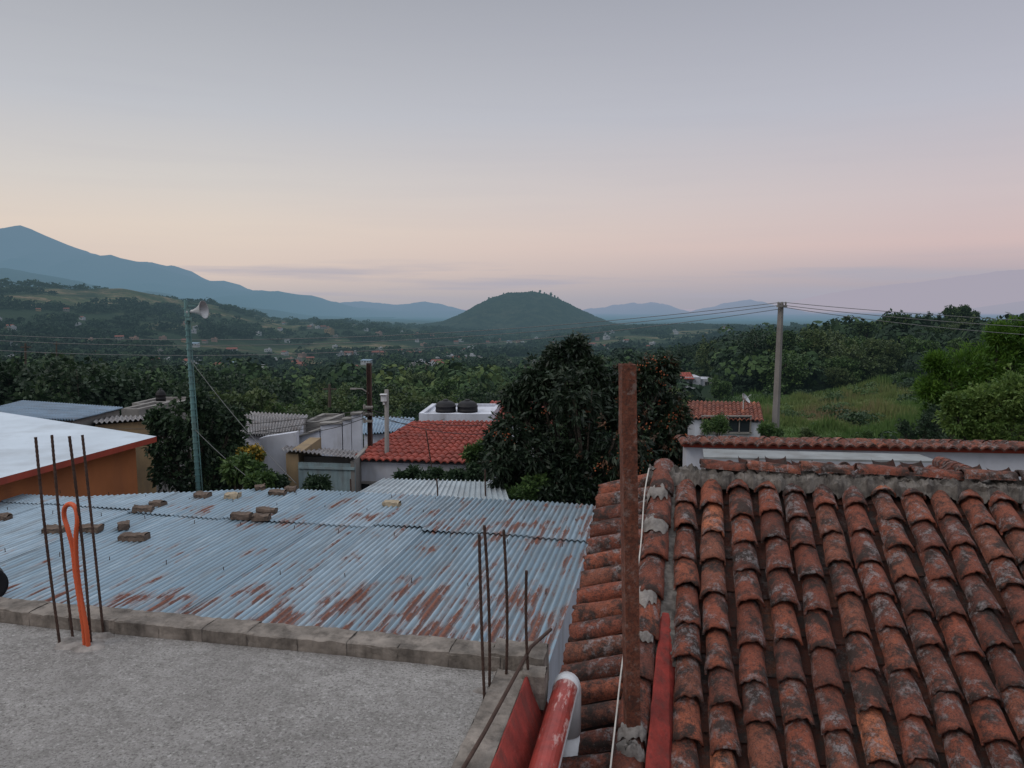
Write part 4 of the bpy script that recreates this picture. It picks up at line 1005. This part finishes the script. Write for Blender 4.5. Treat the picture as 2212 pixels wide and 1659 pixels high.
e=empty('tiled_house',((A.x+B.x)/2,8,-4.6)); mb=MB(); patch(mb,A,B,C,D_,18,4,.05,0,'tile',.03); 
p0=S(2028,1000,8.3);p1=S(2100,1028,7.2); nseg=5
for i in range(nseg):
    a=p0.lerp(p1,i/nseg); b=p0.lerp(p1,(i+1.1)/nseg); mb.tube([a,b],[.07,.082],10,t=R.random())
mb.obj('roof',MAT['tile'],parent=e)
mb=MB(); mb.prism([(A.x,A.y+.1),(B.x,B.y+.1),(C.x,C.y),(D_.x,D_.y)],-4.6,[p.z-.08 for p in(A,B,C,D_)]); mb.obj('wall',MAT['white'],parent=e)
tag(e,'lower clay tile roof just beyond the mortar ridge','building')

# ------------------------------------------------------------------ poles
pt=S(1687,655,30); pb=S(1673,960,30); pb.z=-5.2; e=empty('utility_pole',tuple(pb)); mb=MB()
mb.tube([pb,pt],[.17,.11],4); mb.obj('pole',MAT['pole'],parent=e)
mb=MB(); mb.box((pt.x,pt.y-.12,pt.z-.12),(.5,.08,.08),.5)
for dx in(-.20,0,.20):
    mb.tube([(pt.x+dx*.88,pt.y-.12+dx*.48,pt.z-.1+.02),(pt.x+dx*.88,pt.y-.12+dx*.48,pt.z+.02),(pt.x+dx*.88,pt.y-.12+dx*.48,pt.z+.05)],[.03,.045,.02],8)
mb.obj('crossarm',MAT['frame'],parent=e); tag(e,'tapered grey concrete utility pole with cable crossarm','utility pole')
def cable(A,B,sag,label,r=.013,grp='overhead cables',mat='wire'):
    A=Vector(A);B=Vector(B); mb=MB(); n=36
    mb.tube([A.lerp(B,i/n)-Vector((0,0,sag*4*(i/n)*(1-i/n))) for i in range(n+1)],r,5)
    tag(mb.obj('power_cable',MAT[mat],origin=tuple(A),smooth=True),label,'cable',grp)
for k,(dz,y1,sg) in enumerate(((0.03,694,1.12),(-.08,704,1.2),(-.22,722,1.35))):
    A=(pt.x,pt.y-.12,pt.z+dz)
    cable(A,S(-420,y1,34),sg,'thin dark overhead cable sagging across the valley')
for dz,y1,sg in ((0.03,712,.2),(-.08,722,.3),(-.15,738,.42)):
    cable((pt.x,pt.y-.12,pt.z+dz),S(2800,y1,27),sg,'thin dark overhead cable running from the concrete pole')
p0=S(800,1050,17); p0.z=-5.2; p1=S(797,785,17); e=empty('utility_pole',tuple(p0)); mb=MB()
for dx,w_,d_ in((-.042,.016,.10),(.042,.016,.10),(0,.07,.02)):
    a=p0+Vector((dx,0,0));b=p1+Vector((dx,0,0))
    vs=[a+Vector((x*w_/2,y*d_/2,0)) for x,y in((-1,-1),(1,-1),(1,1),(-1,1))]+[b+Vector((x*w_/2,y*d_/2,0)) for x,y in((-1,-1),(1,-1),(1,1),(-1,1))]
    mb.add(vs,[(0,1,5,4),(1,2,6,5),(2,3,7,6),(3,0,4,7),(4,5,6,7)])
mb.obj('pole',MAT['darkrust'],parent=e)
mb=MB()
for y in(880,895,910): 
    q=S(797,y,16.9); mb.box((q.x,q.y,q.z),(.16,.14,.04)); mb.tube([(q.x-.1,q.y,q.z-.04),(q.x-.1,q.y,q.z+.05)],[.03,.03],8)
mb.obj('bracket',MAT['frame'],parent=e)
mb=MB(); q=S(797,850,17); mb.tube([q,q+Vector((-.15,0,.1)),q+Vector((-.30,0,.1))],.014,6); mb.box((q.x-.34,q.y,q.z+.1),(.14,.08,.03)); mb.obj('lamp',MAT['frame'],parent=e)
tag(e,'dark rusty steel beam pole with cable brackets and lamp','utility pole')
p0=S(833,1050,16.5); p0.z=-5.2; p1=S(835,842,16.5); e=empty('utility_pole',tuple(p0)); mb=MB()
mb.tube([p0,p1],[.065,.045],10); mb.obj('pole',MAT['pole'],parent=e,smooth=True)
mb=MB(); q=S(829,861,16.4); mb.box(q,(.12,.09,.14)); mb.box(q+Vector((0,-.02,.085)),(.15,.12,.025)); mb.tube([q+Vector((0,0,-.07)),q+Vector((0,0,-.14))],.025,8)
mb.obj('meter_box',MAT['pvc'],parent=e,bevel=.01)
tag(e,'slim concrete pole with a white box near the top','utility pole')
P1=S(797,885,16.8)
for i,(px,py,D,sg) in enumerate(((-150,885,22,.5),(-150,905,20,.6),(330,925,18,.3),(560,930,19,.2))):
    cable(P1+Vector((0,0,-.05*i)),S(px,py,D),sg,'thin dark service cable crossing above the roofs',.008,mat='cable')
for i,(px,py,D,sg) in enumerate(((1150,900,20,.3),(1150,925,18,.3),(960,905,26,.2))):
    cable(P1+Vector((0,0,-.06*i)),S(px,py,D),sg,'thin dark service cable crossing above the roofs',.008,mat='cable')
p1=S(401,648,15.5); lean=(p1-S(428,1050,15.5)); p0=S(428,1050,15.5)+(-lean)*.25
e=empty('loudspeaker_pole',tuple(p0)); mb=MB(); mb.tube([p0,p0.lerp(p1,.5),p1],[.052,.046,.038],8)
for i in range(34):
    q=p0.lerp(p1,.02+i/35); mb.tube([q-Vector((0,0,.012)),q+Vector((0,0,.012))],.056,8)
mb.tube([p0+Vector((.09,0,0)),p1+Vector((.06,0,-.3))],.012,5)
mb.obj('pole',MAT['teal'],parent=e)
c=S(410,674,15.5); ax=Vector((.97,-.12,.14)).normalized(); mb=MB()
pr=[(-.10,.03),(-.09,.055),(-.02,.06),(-.0,.03),(.08,.038),(.15,.06),(.22,.10),(.275,.145),(.30,.18),(.31,.182),(.295,.168),(.2,.075),(.05,.02)]
mb.tube([c+ax*a for a,_ in pr],[b for _,b in pr],28,cap=True,axis=ax); mb.obj('horn',MAT['horn'],parent=e,smooth=True)
mb=MB(); mb.box(c+Vector((-.04,0,-.02)),(.10,.10,.16)); mb.box(c+Vector((.02,0,.12)),(.2,.03,.03)); mb.box(c+Vector((.0,0,-.14)),(.12,.12,.06)); mb.obj('bracket',MAT['teal'],parent=e)
tag(e,'tall teal pole carrying a grey horn loudspeaker','loudspeaker pole')
cable(p0.lerp(p1,.75),S(640,1045,13.5),.1,'thin stay wire from the loudspeaker pole',.006)
cable(p0.lerp(p1,.45),S(560,1050,13.5),.05,'thin stay wire from the loudspeaker pole',.006)
for px,y0,y1,D in((55,742,800,60),(122,738,790,90),(712,830,880,45),(960,870,900,40)):
    a=S(px,y1,D);b=S(px,y0,D); mb=MB(); mb.tube([a,b],[.10,.07],7); mb.box(b-Vector((0,0,.3)),(.8,.08,.08))
    tag(mb.obj('utility_pole',MAT['bark'],origin=tuple(a)),'weathered wooden utility pole among trees','utility pole')

# ------------------------------------------------------------------ town houses
tm=[]
walls=['housewhite','housewhite','ochre','pink','greywall']
for wi,wm in enumerate(walls):
    for k in range(4):
        mb=MB(); w,d,h=[(9,7,3.2),(10,6,3.),(7,7,5.8),(12,6,2.9)][k]
        mb.prism([(-w/2,-d/2),(w/2,-d/2),(w/2,d/2),(-w/2,d/2)],-3,h)
        if k in(0,2):
            for x,y,a,b in((0,-d/2+.1,w,.2),(0,d/2-.1,w,.2),(-w/2+.1,0,.2,d-.4),(w/2-.1,0,.2,d-.4)): mb.box((x,y,h+.25),(a,b,.5))
            mb.box((w*.2,d*.1,h+1.0),(2.4,2.4,2.0))
        elif k==1:
            mb.add([(-w/2-.4,-d/2-.5,h-.1),(w/2+.4,-d/2-.5,h-.1),(w/2+.4,0,h+1.5),(-w/2-.4,0,h+1.5),(w/2+.4,d/2+.5,h-.1),(-w/2-.4,d/2+.5,h-.1)],[(0,1,2,3),(3,2,4,5)],1)
            mb.add([(-w/2,-d/2,h),(-w/2,d/2,h),(-w/2,0,h+1.3),(w/2,-d/2,h),(w/2,d/2,h),(w/2,0,h+1.3)],[(1,0,2),(3,4,5)],0)
        else:
            mb.add([(-w/2-.4,-d/2-.5,h+.1),(w/2+.4,-d/2-.5,h+.1),(w/2+.4,d/2+.5,h+1.1),(-w/2-.4,d/2+.5,h+1.1)],[(0,1,2,3)],1)
        for fl in range(2 if k==2 else 1):
            for x in(-.3,.0,.3): mb.box((x*w,-d/2-.01,1.6+fl*2.7),(1.2,.06,1.1 if x else 1.9),0,2)
            mb.box((-w/2-.01,0,1.7+fl*2.7),(.06,1.2,1.1),0,2)
        o=mb.obj('t',[MAT[wm],MAT['housered' if k!=3 else 'galv2'],MAT['glass']]); tm.append((o.data,wm,k)); bpy.data.objects.remove(o)
for px,D,k,sc,dz in HP:
    X=(px-CX)/FL*D; me,wm,kk=tm[k]; o=bpy.data.objects.new('small_house',me); link(o)
    o.location=(X,D,float(H(X,D))+dz); o.rotation_euler=(0,0,RH.uniform(-.7,.7)); o.scale=(sc,sc,sc)
    col={'housewhite':'white','ochre':'ochre','pink':'pinkish','greywall':'grey'}[wm]
    ty=['flat-roofed house','house with red gable roof','two-storey flat-roofed house','long house with metal roof'][kk]
    tag(o,'distant %s %s among trees'%(col,ty),'house','houses scattered over the valley')

# ------------------------------------------------------------------ world
w=bpy.data.worlds.new('World'); scene.world=w; w.use_nodes=True; nt=w.node_tree; nt.nodes.clear()
def N(typ,**p):
    nd=nt.nodes.new(typ)
    for k,v in p.items(): setattr(nd,k,v)
    return nd
tc=N('ShaderNodeTexCoord'); sx=N('ShaderNodeSeparateXYZ'); nt.links.new(tc.outputs['Generated'],sx.inputs[0])
def wramp(stops):
    mr=N('ShaderNodeMapRange'); mr.inputs[1].default_value=-.2; mr.inputs[2].default_value=1.0; nt.links.new(sx.outputs[2],mr.inputs[0])
    r=N('ShaderNodeValToRGB'); cr=r.color_ramp
    while len(cr.elements)<len(stops): cr.elements.new(.5)
    for e_,(z,c) in zip(cr.elements,stops): e_.position=(z+.2)/1.2; e_.color=c4(c)
    nt.links.new(mr.outputs[0],r.inputs[0]); return r.outputs[0]
left=wramp([(-.1,(.25,.26,.30)),(0,(.44,.42,.44)),(.035,(.66,.55,.50)),(.085,(.71,.61,.54)),(.14,(.635,.595,.57)),(.22,(.51,.52,.56)),(.35,(.375,.388,.43)),(.55,(.83,.87,.95)),(1,(1.30,1.36,1.46))])
right=wramp([(-.1,(.25,.26,.32)),(0,(.325,.33,.41)),(.03,(.42,.375,.43)),(.065,(.60,.465,.475)),(.12,(.58,.495,.52)),(.22,(.465,.465,.535)),(.35,(.355,.365,.43)),(.55,(.80,.83,.93)),(1,(1.30,1.36,1.46))])
mx=N('ShaderNodeMapRange'); mx.inputs[1].default_value=-.35; mx.inputs[2].default_value=.5; nt.links.new(sx.outputs[0],mx.inputs[0])
mc=N('ShaderNodeMixRGB'); nt.links.new(mx.outputs[0],mc.inputs[0]); nt.links.new(left,mc.inputs[1]); nt.links.new(right,mc.inputs[2])
mp=N('ShaderNodeMapping'); mp.inputs['Scale'].default_value=(2.2,2.2,38); nt.links.new(tc.outputs['Generated'],mp.inputs[0])
nz=N('ShaderNodeTexNoise'); nz.inputs['Scale'].default_value=1.6; nz.inputs['Detail'].default_value=5; nt.links.new(mp.outputs[0],nz.inputs[0])
cr=N('ShaderNodeValToRGB'); cr.color_ramp.elements[0].position=.50; cr.color_ramp.elements[1].position=.66; cr.color_ramp.elements[0].color=(0,0,0,1); cr.color_ramp.elements[1].color=(.7,.7,.7,1); nt.links.new(nz.outputs[0],cr.inputs[0])
bd=wramp([(-.02,(0,0,0)),(.01,(1,1,1)),(.035,(1,1,1)),(.055,(0.05,.05,.05)),(.3,(0.1,.1,.1)),(.5,(0,0,0))])
ml=N('ShaderNodeMixRGB',blend_type='MULTIPLY'); ml.inputs[0].default_value=1; nt.links.new(cr.outputs[0],ml.inputs[1]); nt.links.new(bd,ml.inputs[2])
m2=N('ShaderNodeMixRGB'); nt.links.new(ml.outputs[0],m2.inputs[0]); nt.links.new(mc.outputs[0],m2.inputs[1]); m2.inputs[2].default_value=(.38,.38,.46,1)
b1=N('ShaderNodeBackground'); nt.links.new(m2.outputs[0],b1.inputs[0]); b1.inputs[1].default_value=1.0
sky=N('ShaderNodeTexSky'); sky.sky_type='NISHITA'; sky.sun_disc=False; sky.sun_elevation=math.radians(3); sky.sun_rotation=math.radians(-115)
b2=N('ShaderNodeBackground'); nt.links.new(sky.outputs[0],b2.inputs[0]); b2.inputs[1].default_value=.012
ad=N('ShaderNodeAddShader'); nt.links.new(b1.outputs[0],ad.inputs[0]); nt.links.new(b2.outputs[0],ad.inputs[1])
wo=N('ShaderNodeOutputWorld'); nt.links.new(ad.outputs[0],wo.inputs[0])
sl=bpy.data.lights.new('sun','SUN'); sl.energy=.85; sl.angle=math.radians(20); sl.color=(1,.90,.80)
so=link(bpy.data.objects.new('sun',sl)); 
d=Vector((.75,.45,-.75)).normalized(); so.rotation_euler=d.to_track_quat('-Z','Y').to_euler()

cam=bpy.data.cameras.new('camera'); cam.sensor_width=36; cam.lens=FL/2212*36; cam.clip_end=60000; cam.clip_start=.05
co=link(bpy.data.objects.new('camera',cam)); co.location=(0,0,CZ); co.rotation_euler=(math.radians(90)-TH,0,0); scene.camera=co
for o in bpy.data.objects:
    if '_o' in o: del o['_o']
